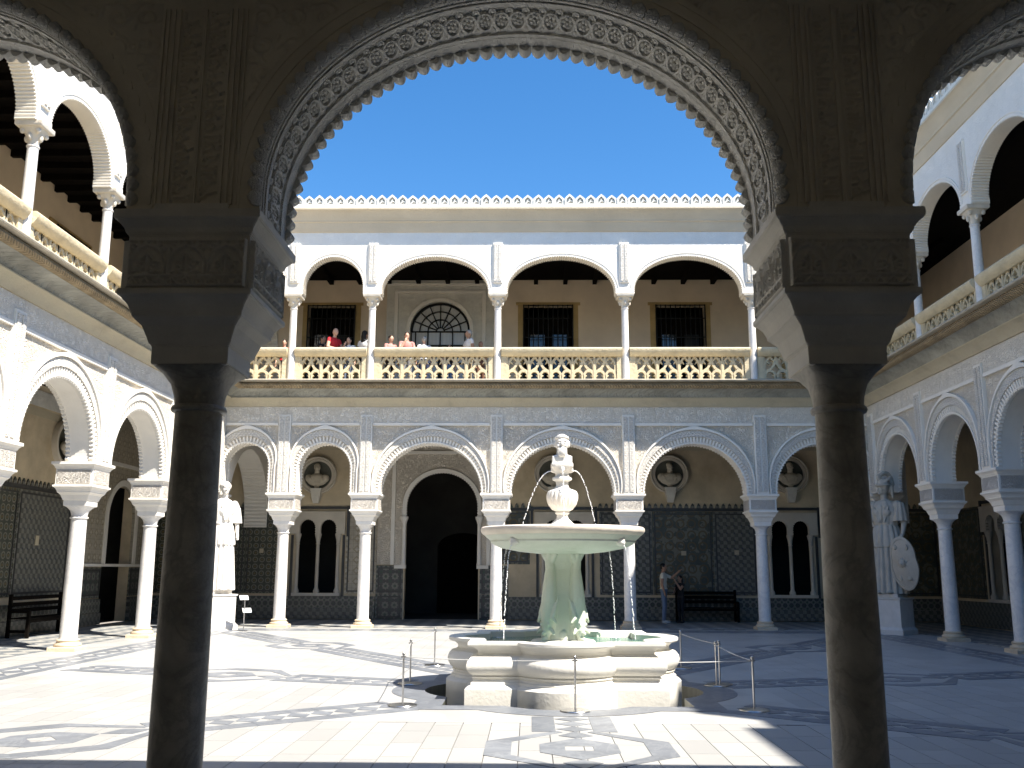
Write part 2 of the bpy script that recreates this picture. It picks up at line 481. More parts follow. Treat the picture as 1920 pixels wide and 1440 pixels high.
# ------------------------------------------------------------------ arch geometry
TN = .70; TH = .52                                   # thickness of the arcade walls
ZI = 3.66                                  # top of the imposts
def arch_path(cx, a, b, ztop, zbot, n=48):
    zc = ztop - b; pts = []
    jn = max(0, int((zc - zbot) / .08))
    for i in range(jn): pts.append((cx - a, zbot + (zc - zbot) * i / jn, -1, 0))
    for i in range(n + 1):
        t = PI * (1 - i / n)
        nx, nz = math.cos(t) / a, math.sin(t) / b
        q = math.hypot(nx, nz)
        pts.append((cx + a * math.cos(t), zc + b * math.sin(t), nx / q, nz / q))
    for i in range(jn): pts.append((cx + a, zc - (zc - zbot) * (i + 1) / jn, 1, 0))
    return pts
def resample(path, step):
    """even spacing along an arch path"""
    P = [(p[0], p[1]) for p in path]
    L = [0]
    for i in range(1, len(P)): L.append(L[-1] + math.hypot(P[i][0] - P[i - 1][0], P[i][1] - P[i - 1][1]))
    n = max(4, round(L[-1] / step)); out = []; j = 0
    for k in range(n + 1):
        s = L[-1] * k / n
        while j < len(L) - 2 and L[j + 1] < s: j += 1
        f = (s - L[j]) / max(1e-9, L[j + 1] - L[j])
        a, b = path[j], path[j + 1]
        q = [a[i] + (b[i] - a[i]) * f for i in range(4)]
        m = math.hypot(q[2], q[3]); q[2] /= m; q[3] /= m
        out.append(tuple(q))
    return out
def ring(mb, path, d0, d1, y0, y1, tip=0.0, cx=0.0):
    """band that follows an arch between the offsets d0 and d1 (numbers or fn(i, nz))"""
    rings = []
    for i, (x, z, nx, nz) in enumerate(path):
        e0 = d0(i, nz) if callable(d0) else d0
        e1 = d1(i, nz) if callable(d1) else d1
        g = tip * math.exp(-((x - cx) / .16) ** 2)
        zi, zo = z + nz * e0, z + nz * e1 + g
        xi, xo = x + nx * e0, x + nx * e1
        rings.append([(xi, y0, zi), (xo, y0, zo), (xo, y1, zo), (xi, y1, zi)])
    mb.loft(rings)
def strip_wall(mb, x0, x1, ztop, zbot, y0, y1, paths):
    prof = [(x0, zbot)]
    for p in paths: prof += [(p[0][0], zbot)] + [(q[0], q[1]) for q in p] + [(p[-1][0], zbot)]
    prof.append((x1, zbot))
    q = [prof[0]]
    for p in prof[1:]:
        if abs(p[0] - q[-1][0]) + abs(p[1] - q[-1][1]) > 1e-6: q.append((max(p[0], q[-1][0]), p[1]))
    rings = [[(x, y0, z), (x, y0, ztop), (x, y1, ztop), (x, y1, z)] for x, z in q]
    mb.loft(rings)
def holed(mb, x0, x1, z0, z1, y0, y1, holes):
    xs = sorted({x0, x1, *[h[0] for h in holes], *[h[1] for h in holes]})
    zs = sorted({z0, z1, *[h[2] for h in holes], *[h[3] for h in holes]})
    for i in range(len(xs) - 1):
        run = None
        for k in range(len(zs) - 1):
            xm, zm = (xs[i] + xs[i + 1]) / 2, (zs[k] + zs[k + 1]) / 2
            if any(h[0] < xm < h[1] and h[2] < zm < h[3] for h in holes):
                if run is not None: mb.box(xs[i], xs[i + 1], y0, y1, run, zs[k]); run = None
            elif run is None: run = zs[k]
        if run is not None: mb.box(xs[i], xs[i + 1], y0, y1, run, z1)
def room(mb, x0, x1, y0, y1, z0, z1):
    v = [(x0, y0, z0), (x1, y0, z0), (x1, y1, z0), (x0, y1, z0), (x0, y0, z1), (x1, y0, z1), (x1, y1, z1), (x0, y1, z1)]
    mb.add(v, [(0, 1, 2, 3), (4, 7, 6, 5), (1, 5, 6, 2), (2, 6, 7, 3), (3, 7, 4, 0)])

# ------------------------------------------------------------------ shared small meshes
def merlon_mesh():
    mb = MB(); w = .1495
    out = [(-w, 0), (-w, .195), (-.125, .225), (-.075, .275), (0, .335), (.075, .275), (.125, .225), (w, .195), (w, 0)]
    inn = [(-.09, .05), (-.09, .15), (-.075, .19), (-.042, .225), (0, .262), (.042, .225), (.075, .19), (.09, .15), (.09, .05)]
    n = len(out)
    rings = [[(o[0], 0, o[1]), (i[0], 0, i[1]), (i[0], .16, i[1]), (o[0], .16, o[1])] for o, i in zip(out, inn)]
    mb.loft(rings)
    mb.box(-w, w, .001, .159, 0, .05)
    mb.prism(inn, .075, .12)
    mb.ribbon([(-.07, .07), (-.02, .11), (.0, .17), (.04, .20)], .034, .02, .075)
    mb.ribbon([(.0, .12), (.05, .14), (.07, .09)], .03, .02, .075)
    return mb.mesh('merlon', M['crest'])
MERLON = merlon_mesh()

def tracery_mesh(w=.64, h=.70, d=.15):
    mb = MB(); t = .066
    mb.box(-.028, .028, 0, d, 0, h)
    for c in (.25, .75):
        r = .215 * w
        arc = [(c * w + r * math.cos(a), .19 * h / .7 + r * math.sin(a)) for a in [PI * (1 - i / 10) for i in range(11)]]
        arc = [(c * w - r, 0)] + arc + [(c * w + r, 0)]
        mb.ribbon(arc, t, .01, d - .01)
        for s in (-1, 1):                                    # cusps
            mb.prism([(c * w + s * r * .95, .15), (c * w + s * r * .35, .20), (c * w + s * r * .85, .235)], .03, d - .03)
    for s in (-1, 1):
        x = lambda q: (.5 + s * (q - .5)) * w
        og = [(x(.03), .30), (x(.18), .335), (x(.33), .40), (x(.43), .49), (x(.48), .58), (x(.5), .70)]
        mb.ribbon(og, t, .012, d - .012)
        ov = [(x(.03), .33), (x(.04), .46), (x(.10), .57), (x(.20), .645), (x(.33), .70)]
        mb.ribbon(ov, t * .9, .014, d - .014)
        ov2 = [(x(.5), .56), (x(.36), .62), (x(.27), .70)]
        mb.ribbon(ov2, t * .7, .016, d - .016)
        mb.prism([(x(.12), .545), (x(.26), .50), (x(.17), .60)], .03, d - .03)
        mb.prism([(x(.44), .50), (x(.34), .52), (x(.46), .57)], .03, d - .03)
        mb.prism([(x(.27), .37), (x(.40), .355), (x(.36), .42)], .03, d - .03)
    return mb.mesh('tracery', M['rail'])
TRACERY = tracery_mesh()

def balustrade(root_frame, xa, xb, zf, label):
    """one panel between two upper columns, root_frame maps wing coordinates to the world"""
    L = xb - xa
    p = root_frame @ Vector(((xa + xb) / 2, .30, zf))
    o = empty('balustrade_panel', p, root_frame.to_euler().z)
    tag(o, label, 'balustrade', 'pierced stone balustrade panels of the upper gallery')
    mb = MB()
    pr = [(-.05, .82), (-.10, .86), (-.15, .93), (-.17, .99), (-.17, 1.03), (-.13, 1.07), (.13 + .1, 1.07), (.17 + .1, 1.03), (.15 + .1, .93), (.05 + .1, .82)]
    mb.sweepx(pr, -L / 2, L / 2)
    mb.build('rail', M['rail'], o, 30)
    n = max(1, round((L - .34) / .64)); w = (L - .34) / n
    for s in (-1, 1):
        link('end_post', MB().box(min(s * L / 2, s * (L / 2 - .15)), max(s * L / 2, s * (L / 2 - .15)), -.03, .13, 0, .819).mesh('end_post', M['rail']), o)
    for i in range(n):
        link('tracery', TRACERY, o, (-(L - .34) / 2 + i * w, -.015, .04), scale=(w / .64, 1, 1.12))
    MB().box(-L / 2 + .151, L / 2 - .151, -.02, .12, 0, .045).build('foot_rail', M['rail'], o)
    return o

# ------------------------------------------------------------------ columns
def col_meshes(shaft, base, cap, imp, blockm, near=False):
    d = {}
    b = MB().sqloft([(.27, 0), (.27, .07), (.25, .085)])
    b.lathe([(.24, .08), (.255, .105), (.25, .135), (.215, .15), (.205, .175), (.215, .19), (.22, .205), (.205, .222), (.18, .23)], 28)
    d['base'] = b.mesh('column_base', base, 40)
    d['shaft'] = MB().lathe([(.175, .225), (.165, .27), (.163, 1.2), (.150, 2.50), (.150, 2.545), (.172, 2.553), (.178, 2.567), (.172, 2.582), (.15, 2.59)], 36).mesh('column_shaft', shaft, 40)
    d['capital'] = MB().superloft([(.148, 2.585, 2), (.152, 2.64, 2.2), (.170, 2.71, 2.6), (.205, 2.765, 4), (.228, 2.79, 9), (.232, 2.80, 20)], 40).mesh('capital', cap, 30)
    d['impost'] = MB().sqloft([(.20, 2.79), (.235, 2.80), (.235, 2.905), (.250, 2.915), (.262, 2.95), (.285, 3.01), (.325, 3.05), (.335, 3.055), (.335, 3.075),
                               (.355, 3.12), (.390, 3.16), (.405, 3.165), (.405, 3.20), (.37, 3.205), (.37, 3.52), (.385, 3.53), (.395, 3.56), (.43, 3.60), (.445, 3.605), (.445, ZI - .002), (.3, ZI - .002)]).mesh('impost', imp)
    b = MB()
    for k in range(4):
        r = Matrix.Rotation(k * PI / 2, 3, 'Z')
        q = MB().box(-.33, .33, -.384, -.30, 3.235, 3.495)
        b.add([r @ Vector(p) for p in q.v], q.f)
    d['carved_block'] = b.mesh('carved_block', blockm)
    return d
COL = col_meshes(M['marble'], M['base'], M['marble'], M['white'], M['pier'])
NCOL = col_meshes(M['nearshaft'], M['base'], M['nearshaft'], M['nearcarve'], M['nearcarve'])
_b = bmesh.new(); _b.from_mesh(NCOL['impost'])
bmesh.ops.bevel(_b, geom=[e for e in _b.edges if len(e.link_faces) == 2 and e.calc_face_angle() > .6], offset=.005, segments=2, affect='EDGES')
_b.to_mesh(NCOL['impost']); _b.free()
for v in NCOL['shaft'].vertices: v.co.x *= .95; v.co.y *= .95
ZN = ZI + .075                              # the near imposts sit a little higher
for me in NCOL.values():
    for v in me.vertices:
        if v.co.z > 2.55: v.co.z += (v.co.z - 2.55) * .0676
def column(meshes, x, y, label, grp, skip=()):
    o = empty('column', (x, y, 0))
    tag(o, label, 'column', grp)
    for k, me in meshes.items():
        if k not in skip: link(k, me, o)
    return o
def upper_meshes():
    d = {}
    b = MB().sqloft([(.16, 0), (.16, .05), (.145, .06)])
    b.lathe([(.14, .055), (.15, .08), (.14, .105), (.12, .115), (.125, .14), (.105, .155)], 20)
    d['base'] = b.mesh('small_column_base', M['marble'], 40)
    d['shaft'] = MB().lathe([(.112, .15), (.105, .19), (.104, 1.2), (.096, 2.22), (.112, 2.23), (.114, 2.25), (.096, 2.265)], 24).mesh('small_column_shaft', M['marble'], 40)
    b = MB().superloft([(.098, 2.26, 2), (.105, 2.33, 2), (.125, 2.42, 2.2), (.165, 2.50, 3), (.20, 2.56, 6), (.205, 2.57, 10)], 24)
    for k in range(4):
        a = PI / 4 + k * PI / 2
        b.ell((.20 * math.cos(a), .20 * math.sin(a), 2.50), (.05, .05, .055), 8, 6)
        b.ell((.13 * math.cos(a + PI / 4), .13 * math.sin(a + PI / 4), 2.40), (.045, .045, .07), 8, 6)
    b.sqloft([(.23, 2.565), (.245, 2.585), (.245, 2.66), (.2, 2.66)])
    d['capital'] = b.mesh('small_capital', M['capital'], 40)
    return d
UCOL = upper_meshes()
ZU = 6.80
def ucolumn(p, label):
    o = empty('slender_column', (p[0], p[1], ZU))
    tag(o, label, 'column', 'slender columns of the upper gallery')
    for k, me in UCOL.items(): link(k, me, o)
    return o

# ------------------------------------------------------------------ a wing of the courtyard
def frame(loc, rz): return Matrix.Translation(loc) @ Matrix.Rotation(rz, 4, 'Z')
def wing(label, loc, rz, x0, x1, low, up, upper=True, plaster='carved', merlons=True, ends=(True, True), low_pier=.40):
    root = empty('arcade_wing', loc, rz)
    tag(root, label, 'building wing', 'arcade wings round the courtyard')
    fr = frame(loc, rz)
    # ---- lower arcade wall
    arcs = []
    for xa, xb in zip(low[:-1], low[1:]):
        a = (xb - xa) / 2 - low_pier
        b = min(a * 1.02, 1.40)
        arcs.append(((xa + xb) / 2, a, b, arch_path((xa + xb) / 2, a, b, 5.07, ZI)))
    mb = MB(); strip_wall(mb, x0 - TH, x1 + TH, 6.10 if upper else 5.55, ZI, 0, TH, [q[3] for q in arcs])
    mb.build('arcade_wall', M[plaster], root)
    if not upper: return root, fr, arcs
    for cx, a, b, path in arcs:
        ev = resample(path, .045)
        mb = MB()
        ring(mb, path, lambda i, nz: .085 + .10 * max(0, nz), lambda i, nz: .155 + .21 * max(0, nz), -.05, .01)
        mb.build('archivolt_band', M['script'], root)
        mb = MB()
        ring(mb, path, lambda i, nz: .16 + .215 * max(0, nz), lambda i, nz: .19 + .245 * max(0, nz), -.085, .01, .05, cx)
        ring(mb, path, lambda i, nz: .0, lambda i, nz: .03, -.03, .01)
        mb.build('archivolt_fillet', M['white'], root, 50)
        mb = MB()
        for i, (x, z, nx, nz) in enumerate(resample(path, .085)):        # radial fluting
            d0, d1 = .04, .08 + .095 * max(0, nz)
            tx, tz = -nz * .024, nx * .024
            pts = [(x + nx * d0 - tx, z + nz * d0 - tz), (x + nx * d1 - tx, z + nz * d1 - tz), (x + nx * d1 + tx, z + nz * d1 + tz), (x + nx * d0 + tx, z + nz * d0 + tz)]
            mb.loft([[(p[0], .005, p[1]) for p in pts], [(p[0], -.012 - .02 * k, p[1]) for k, p in zip((0, 1, 1, 0), pts)]])
        tag(mb.build('archivolt_fluting', M['white'], root), kind='stuff')
        mb = MB()
        te = lambda i, nz: -.035 * (1 - abs((i % 4) - 2) / 2)
        te2 = resample(path, .022)
        ring(mb, te2, te, .012, -.02, .06); ring(mb, te2, te, .012, TH - .06, TH + .02)
        mb.build('arch_edge_teeth', M['white'], root)
        mb = MB(); ring(mb, path, -.003, .008, .062, TH - .062); mb.build('arch_soffit', M['white'], root, 40)
    for x in low:
        lo, hi = max(x - .17, x0 + .002), min(x + .17, x1 - .002)
        if hi - lo < .1: continue
        o = MB().box(lo, hi, -.075, .01, ZI, 5.86).build('pilaster', M['white'], root)
        for s in (-1, 1):
            c = x + s * .078
            if lo < c - .06 and c + .06 < hi: MB().box(c - .058, c + .058, -.097, -.07, ZI + .05, 5.80).build('script_band', M['script'], o)
    for q in arcs:
        MB().box(q[0] - q[1] - .21, q[0] + q[1] + .21, -.06, .01, 5.555, 5.63).build('frame_fillet', M['white'], root)
    m = MB().sweepx([(.02, 5.635), (-.035, 5.635), (-.035, 6.09), (.02, 6.09)], x0, x1, 1)
    m.build('frieze', M['carved_fine'], root)
    # ---- cornice between the storeys
    MB().sweepx([(.02, 6.095), (-.07, 6.095), (-.09, 6.13), (-.15, 6.21), (-.24, 6.28), (-.27, 6.30), (-.27, 6.325), (.02, 6.325)], x0, x1, 1).build('tan_moulding', M['tan'], root, 25)
    MB().sweepx([(.02, 6.328), (-.25, 6.328), (-.26, 6.36), (-.30, 6.42), (-.38, 6.48), (-.50, 6.52), (-.53, 6.525), (.02, 6.525)], x0, x1, 1).build('grey_cove', M['grey'], root, 25)
    MB().sweepx([(.02, 6.528), (-.55, 6.528), (-.62, 6.55), (-.66, 6.61), (-.65, 6.66), (-.62, 6.69), (.02, 6.69)], x0, x1, 1).build('rope_moulding', M['rope'], root, 40)
    MB().sweepx([(.02, 6.693), (-.70, 6.693), (-.74, 6.705), (-.75, 6.73), (-.74, 6.755), (-.72, 6.765), (.02, 6.765)], x0, x1, 1).build('ledge', M['ledge'], root, 40)
    # ---- upper arcade
    mb = MB(); ua = []
    for xa, xb in zip(up[:-1], up[1:]):
        a = (xb - xa) / 2 - .25; b = min(a * 1.05, 1.06)
        ua.append(((xa + xb) / 2, a, b, arch_path((xa + xb) / 2, a, b, 10.63, 9.46)))
    strip_wall(mb, x0 - TH, x1 + TH, 11.42, 9.46, .17, TH, [q[3] for q in ua])
    mb.build('arcade_wall', M['upwhite'], root)
    for cx, a, b, path in ua:
        mb = MB()
        ring(mb, resample(path, .017), lambda i, nz: -.042 * (1 - abs((i % 4) - 2) / 2), .02, .155, TH + .015)
        mb.build('ribbed_arch_lining', M['white'], root)
        mb = MB(); ring(mb, path, .06, .085, .15, .18); mb.build('arch_outline', M['white'], root)
    for x in up[1:-1]:
        o = MB().box(x - .14, x + .14, .12, .18, 9.80, 11.02).build('narrow_pilaster', M['white'], root)
        for s in (-1, 1): MB().box(x + s * .062 - .045, x + s * .062 + .045, .10, .13, 9.84, 10.98).build('script_band', M['script'], o)
        MB().box(x - .265, x + .265, .14, TH + .03, 9.46 + .002, 9.60).build('arch_springer', M['white'], root)
    MB().sweepx([(.20, 11.36), (.14, 11.36), (.12, 11.40), (.08, 11.52), (.04, 11.62), (.0, 11.64), (.0, 11.67), (-.06, 11.78), (-.15, 11.90), (-.20, 11.93), (-.22, 11.94), (-.22, 11.99), (.20, 11.99)], x0, x1, 1).build('eave_cove', M['eave'], root, 25)
    MB().sweepx([(.04, 11.993), (-.20, 11.993), (-.20, 12.06), (.04, 12.06)], x0, x1, 1).build('cresting_course', M['crest'], root)
    if merlons:
        n = round((x1 - x0 - .66) / .305)
        for i in range(n + 1):
            link('merlon', MERLON, root, (x0 + .33 + (x1 - x0 - .66) * i / n, -.185 + random.uniform(-.012, .012), 12.06), (random.uniform(-.02, .02), random.uniform(-.025, .025), random.uniform(-.05, .05)), (1, 1, random.uniform(.94, 1.04)))
    else:
        MB().sweepx([(-.02, 12.06), (-.18, 12.06), (-.18, 12.35), (-.02, 12.35)], x0, x1, 1).build('cresting', M['crest'], root)
    return root, fr, arcs

# ------------------------------------------------------------------ the four wings
XL, XR, YN, YF = -8.68, 9.47, 6.15, 26.30
FAR_LOW = [-9.03, -6.92, -4.61, -.94, 2.755, 6.42, 9.82]
LEFT_LOW = [5.8, 8.7, 12.0, 15.3, 18.9, 22.5, 26.05]
RIGHT_LOW = [-26.05, -22.78, -19.6, -16.4, -13.2, -10.0, -5.8]
LEFT_UP = [5.8, 9.58, 12.66, 15.74, 18.82, 21.9, 24.4, 26.65]
RIGHT_UP = [-26.65, -23.1, -19.87, -16.6, -13.4, -9.7, -5.8]
far, far_fr, far_arcs = wing('pale carved stucco arcade wing facing us across the courtyard behind the fountain', (0, YF, 0), 0, XL, XR, FAR_LOW, FAR_LOW)
left, left_fr, _ = wing('sunlit carved arcade wing along the left side of the courtyard', (XL, 0, 0), PI / 2, YN, YF, LEFT_LOW, LEFT_UP, merlons=False)
right, right_fr, _ = wing('shaded arcade wing along the right side of the courtyard', (XR, 0, 0), -PI / 2, -YF, -YN, RIGHT_LOW, RIGHT_UP)

GL, GR, GF, GN = -12.3, 13.1, 31.0, -1.0       # gallery back walls
# ---- ground and gallery floors
g = MB().box(-200, 200, -200, 300, -1.2, -.9).build('ground', M['ground']); tag(g, kind='structure')
def gfloor(name, x0, x1, y0, y1, z=0.0):
    o = MB().box(x0, x1, y0, y1, z - .25, z).build(name, M['galfloor']); tag(o, kind='structure'); return o
gfloor('gallery_floor', GL, GR, 27.02, GF + .31)
gfloor('gallery_floor', GL, -9.40, 5.42, 27.0, -.001)
gfloor('gallery_floor', 10.19, GR, 5.42, 27.0, -.001)
gfloor('gallery_floor', GL, GR, GN, 5.40, -.001)

def far_p(name, mb, m, par=None, sm=None): return mb.build(name, M[m] if isinstance(m, str) else m, par or far, sm)

# ---- far wing: galleries behind the arcades (wing coordinates: x = X, y = Y - 26.3)
D = GF - YF
W1, W2, W3 = (-7.57, -6.21), (.40, 1.86), (7.70, 9.06)
DOOR = (-4.05, -1.67)
mb = MB()
holed(mb, GL, GR, 0, 6.10, D, D + .3, [(W1[0], W1[1], .80, 3.2), (W2[0], W2[1], .80, 3.2), (W3[0], W3[1], .80, 3.2), (DOOR[0], DOOR[1], 0, 4.72)])
gal_wall = far_p('gallery_wall', mb, 'ochre')
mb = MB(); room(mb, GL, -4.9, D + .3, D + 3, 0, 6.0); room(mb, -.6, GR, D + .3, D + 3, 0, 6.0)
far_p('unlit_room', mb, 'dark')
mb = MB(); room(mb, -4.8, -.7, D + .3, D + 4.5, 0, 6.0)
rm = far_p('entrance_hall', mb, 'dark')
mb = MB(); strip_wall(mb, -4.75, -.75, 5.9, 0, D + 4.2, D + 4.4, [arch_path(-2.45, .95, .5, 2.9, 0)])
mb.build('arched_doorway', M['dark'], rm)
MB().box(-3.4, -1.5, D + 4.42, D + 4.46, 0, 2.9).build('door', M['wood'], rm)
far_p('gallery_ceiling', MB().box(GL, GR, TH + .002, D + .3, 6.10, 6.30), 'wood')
far_p('floor_slab', MB().box(GL, GR, .03, D + .3, 6.305, ZU - .005), 'ledge')
# upper gallery
FAN = (-4.06, -2.04)
UW = [(-7.55, -5.95), (-.22, 1.44), (4.25, 5.90), (8.6, 10.2)]
mb = MB()
holed(mb, GL, GR, ZU, 11.30, D, D + .3, [(a, b, ZU + .1, 10.40) for a, b in UW] + [(FAN[0], FAN[1], ZU + .1, 10.52)])
far_p('gallery_wall', mb, 'upochre')
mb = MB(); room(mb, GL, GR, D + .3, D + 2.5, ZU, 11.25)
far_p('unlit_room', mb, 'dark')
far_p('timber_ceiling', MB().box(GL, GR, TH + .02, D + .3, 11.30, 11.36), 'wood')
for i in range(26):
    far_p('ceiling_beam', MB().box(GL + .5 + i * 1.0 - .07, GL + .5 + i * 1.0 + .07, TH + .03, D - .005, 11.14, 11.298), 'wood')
far_p('roof', MB().box(GL, GR, .21, D + 2.6, 11.43, 11.985), 'eave')

# ---- barred windows of the upper far gallery
BAR = MB().tube([(0, 0, 0), (0, 0, 3.55)], .016, 5).mesh('bar', M['iron'])
def barred(parent, xa, xb, y, z0, z1, jamb=True):
    mb = MB()
    if jamb:
        for s, e in ((xa - .19, xa - .002), (xb + .002, xb + .19)): mb.box(s, e, y - .03, y + .18, z0, z1 + .001)
        mb.box(xa - .26, xb + .26, y - .045, y + .18, z1 + .004, z1 + .10)
    w = mb.build('window', M['amber'], parent)
    MB().box(xa + .08, xb - .08, y + .10, y + .16, z0, z1 - .42).build('shutter', M['wood'], w)
    m = MB()
    for i in range(2):
        xm = xa + .22 + i * ((xb - xa) / 2 - .08)
        m.box(xm, xm + (xb - xa) / 2 - .34, y + .085, y + .095, z0, z1 - 1.0)
    m.build('pane', M['glass'], w)
    m = MB()
    for zz in (z1 - .04, z1 - .50, z1 - 1.15, z1 - 1.8, z1 - 2.4): m.box(xa - .02, xb + .02, y - .12, y - .09, zz, zz + .028)
    for xx in (xa - .02, xb - .02): m.box(xx, xx + .04, y - .125, y - .085, z0, z1)
    m.build('grille_frame', M['iron'], w)
    for i in range(9):
        link('bar', BAR, w, (xa + (xb - xa) * (i + 1) / 10, y - .105, z0), scale=(1, 1, (z1 - z0) / 3.55))
    return w
for a, b in UW: barred(far, a, b, D, ZU + .1, 10.40)

# ---- fanlight window with its plaster frame
cx = sum(FAN) / 2; rr = 1.0; zs = 9.50
fan = MB()
strip_wall(fan, -4.88, -1.22, 11.28, ZU, D - .06, D - .004, [arch_path(cx, rr + .01, rr + .01, zs + rr + .01, ZU)])
fanw = fan.build('fanlight_window', M['nearsoffit'], far)
m = MB(); ring(m, arch_path(cx, rr, rr, zs + rr, ZU), .02, .14, D - .13, D - .055); m.build('arch_moulding', M['white'], fanw)
m = MB(); m.box(-4.60, -4.48, D - .12, D - .055, ZU, 10.80); m.box(-1.62, -1.50, D - .12, D - .055, ZU, 10.80); m.box(-4.60, -1.50, D - .122, D - .055, 10.803, 10.90); m.box(-4.86, -1.24, D - .10, D - .055, 11.10, 11.18)
m.build('frame_fillet', M['white'], fanw)
pts = [(cx + .97 * math.cos(t), zs + .97 * math.sin(t)) for t in [PI * i / 24 for i in range(25)]]
m = MB(); m.prism(pts, D + .12, D + .14); m.box(cx - .97, cx + .97, D + .12, D + .14, ZU + .1, zs); m.build('pane', M['curtain'], fanw)
m = MB()
for k in range(1, 8):
    t = PI * k / 8
    m.ribbon([(cx + .14 * math.cos(t), zs + .14 * math.sin(t)), (cx + .99 * math.cos(t), zs + .99 * math.sin(t))], .035, D + .05, D + .10)
for r in (.14, .42, .70): m.ribbon([(cx + r * math.cos(PI * i / 24), zs + r * math.sin(PI * i / 24)) for i in range(25)], .035, D + .045, D + .105)
m.ribbon([(cx + .97 * math.cos(PI * i / 24), zs + .97 * math.sin(PI * i / 24)) for i in range(25)], .06, D + .04, D + .11)
for zz in (zs, zs - .48, zs - 1.1): m.box(cx - .99, cx + .99, D + .048, D + .103, zz - .02, zz + .02)
for i in range(-2, 3): m.box(cx + i * .42 - .018, cx + i * .42 + .018, D + .05, D + .10, ZU + .1, zs)
m.box(cx - .06, cx + .06, D + .04, D + .11, ZU + .1, zs - .49)
m.build('glazing_bars', M['iron'], fanw)

# ---- twin horseshoe windows
def twin(parent, xa, xb, y, z0=.80, wide=.26):
    c = (xa + xb) / 2; h = (xb - xa) / 4
    mb = MB()
    a = h - .075
    ps = [arch_path(c + s * h, a, a * 1.05, 3.17, 2.70, 24) for s in (-1, 1)]
    strip_wall(mb, xa - wide, xb + wide - .06, 3.42, 2.70, y - .12, y + .06, ps)
    w = mb.build('twin_window', M['beige'], parent)
    mb = MB()
    for p in ps: ring(mb, resample(p, .02), lambda i, nz: -.025 * (1 - abs((i % 4) - 2) / 2), .01, y - .125, y - .04)
    mb.build('scalloped_edge', M['beige'], w)
    for xx in (xa + .02, c, xb - .02):
        k = MB().lathe([(.10, z0 + .02), (.10, z0 + .10), (.075, z0 + .14), (.06, z0 + .2), (.055, 2.35), (.075, 2.37), (.06, 2.40), (.075, 2.52), (.11, 2.66), (.11, 2.705)], 14, (xx, y - .02, 0))
        k.build('colonnette', M['beige'], w, 50)
    MB().box(xa - .1, xb + .1, y - .14, y + .05, z0 - .07, z0 + .02).build('sill', M['beige'], w)
    e = MB()
    e.box(xa - wide - .12, xa - wide - .04, y - .05, y - .004, 2.62, 3.60); e.box(xb + wide - .02, xb + wide + .06, y - .05, y - .004, 2.62, 3.60)
    e.box(xa - wide - .12, xb + wide + .06, y - .052, y - .004, 3.50, 3.585)
    e.box(xa - .20, xa - .12, y - .05, y - .004, z0 - .1, 2.66); e.box(xb + .12, xb + .20, y - .05, y - .004, z0 - .1, 2.66)
    e.build('dark_tile_border', M['tileedge'], w)
    return w
for a, b in (W1, W2, W3): twin(far, a, b, D)

# ---- great doorway in the far gallery
cx = sum(DOOR) / 2
mb = MB(); strip_wall(mb, -4.95, -.95, 6.08, 1.72, D - .10, D - .004, [arch_path(cx, 1.19, 1.15, 4.71, 1.72)])
dw = mb.build('doorway', M['carved'], far)
mb = MB(); ring(mb, resample(arch_path(cx, 1.17, 1.13, 4.70, 3.2), .022), lambda i, nz: -.03 * (1 - abs((i % 4) - 2) / 2), .12, D - .16, D - .02); mb.build('scalloped_arch', M['white'], dw)
mb = MB()
for xx in (-4.45, -1.35): mb.box(xx - .06, xx + .06, D - .15, D - .095, 1.72, 5.30)
mb.box(-4.51, -1.29, D - .152, D - .095, 5.303, 5.40); mb.box(-4.95, -.95, D - .16, D - .095, 5.55, 5.68)
mb.build('frame_fillet', M['white'], dw)
for s in (-1, 1):
    xx = cx + s * 1.22
    MB().lathe([(.09, 1.72), (.07, 1.8), (.06, 3.0), (.09, 3.1), (.13, 3.2), (.13, 3.26)], 14, (xx, D - .12, 0)).build('jamb_colonnette', M['white'], dw, 50)
    MB().box(min(xx - .08, xx + .30 * s), max(xx + .08, xx + .30 * s), D - .14, D - .002, 1.60, 1.715).build('impost', M['white'], dw)
def dado(parent, x0, x1, y, z0, z1, m, frame=True, inset=.06):
    p = MB().box(x0, x1, y - .03, y - .003, z0, z1).build('tile_panel', m, parent)
    if frame:
        e = MB(); t = .045
        e.box(x0 + inset, x1 - inset, y - .04, y - .029, z1 - inset - t, z1 - inset); e.box(x0 + inset, x1 - inset, y - .04, y - .029, z0 + inset, z0 + inset + t)
        e.box(x0 + inset, x0 + inset + t, y - .042, y - .029, z0 + inset, z1 - inset); e.box(x1 - inset - t, x1 - inset, y - .042, y - .029, z0 + inset, z1 - inset)
        e.build('panel_border', M['tileedge'], p)
    return p
# tile dado of the far gallery
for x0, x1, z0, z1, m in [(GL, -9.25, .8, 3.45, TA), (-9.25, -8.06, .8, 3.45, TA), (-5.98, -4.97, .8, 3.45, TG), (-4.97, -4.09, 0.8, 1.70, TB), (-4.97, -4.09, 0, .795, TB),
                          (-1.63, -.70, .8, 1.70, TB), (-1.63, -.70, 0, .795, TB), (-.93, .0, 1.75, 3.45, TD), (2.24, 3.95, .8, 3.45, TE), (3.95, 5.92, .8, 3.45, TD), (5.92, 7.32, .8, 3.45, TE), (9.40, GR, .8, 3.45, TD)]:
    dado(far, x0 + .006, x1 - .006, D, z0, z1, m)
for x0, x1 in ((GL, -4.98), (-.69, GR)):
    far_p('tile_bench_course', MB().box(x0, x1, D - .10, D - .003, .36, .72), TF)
    far_p('tile_skirting', MB().box(x0, x1, D - .14, D - .003, .02, .355), TE)
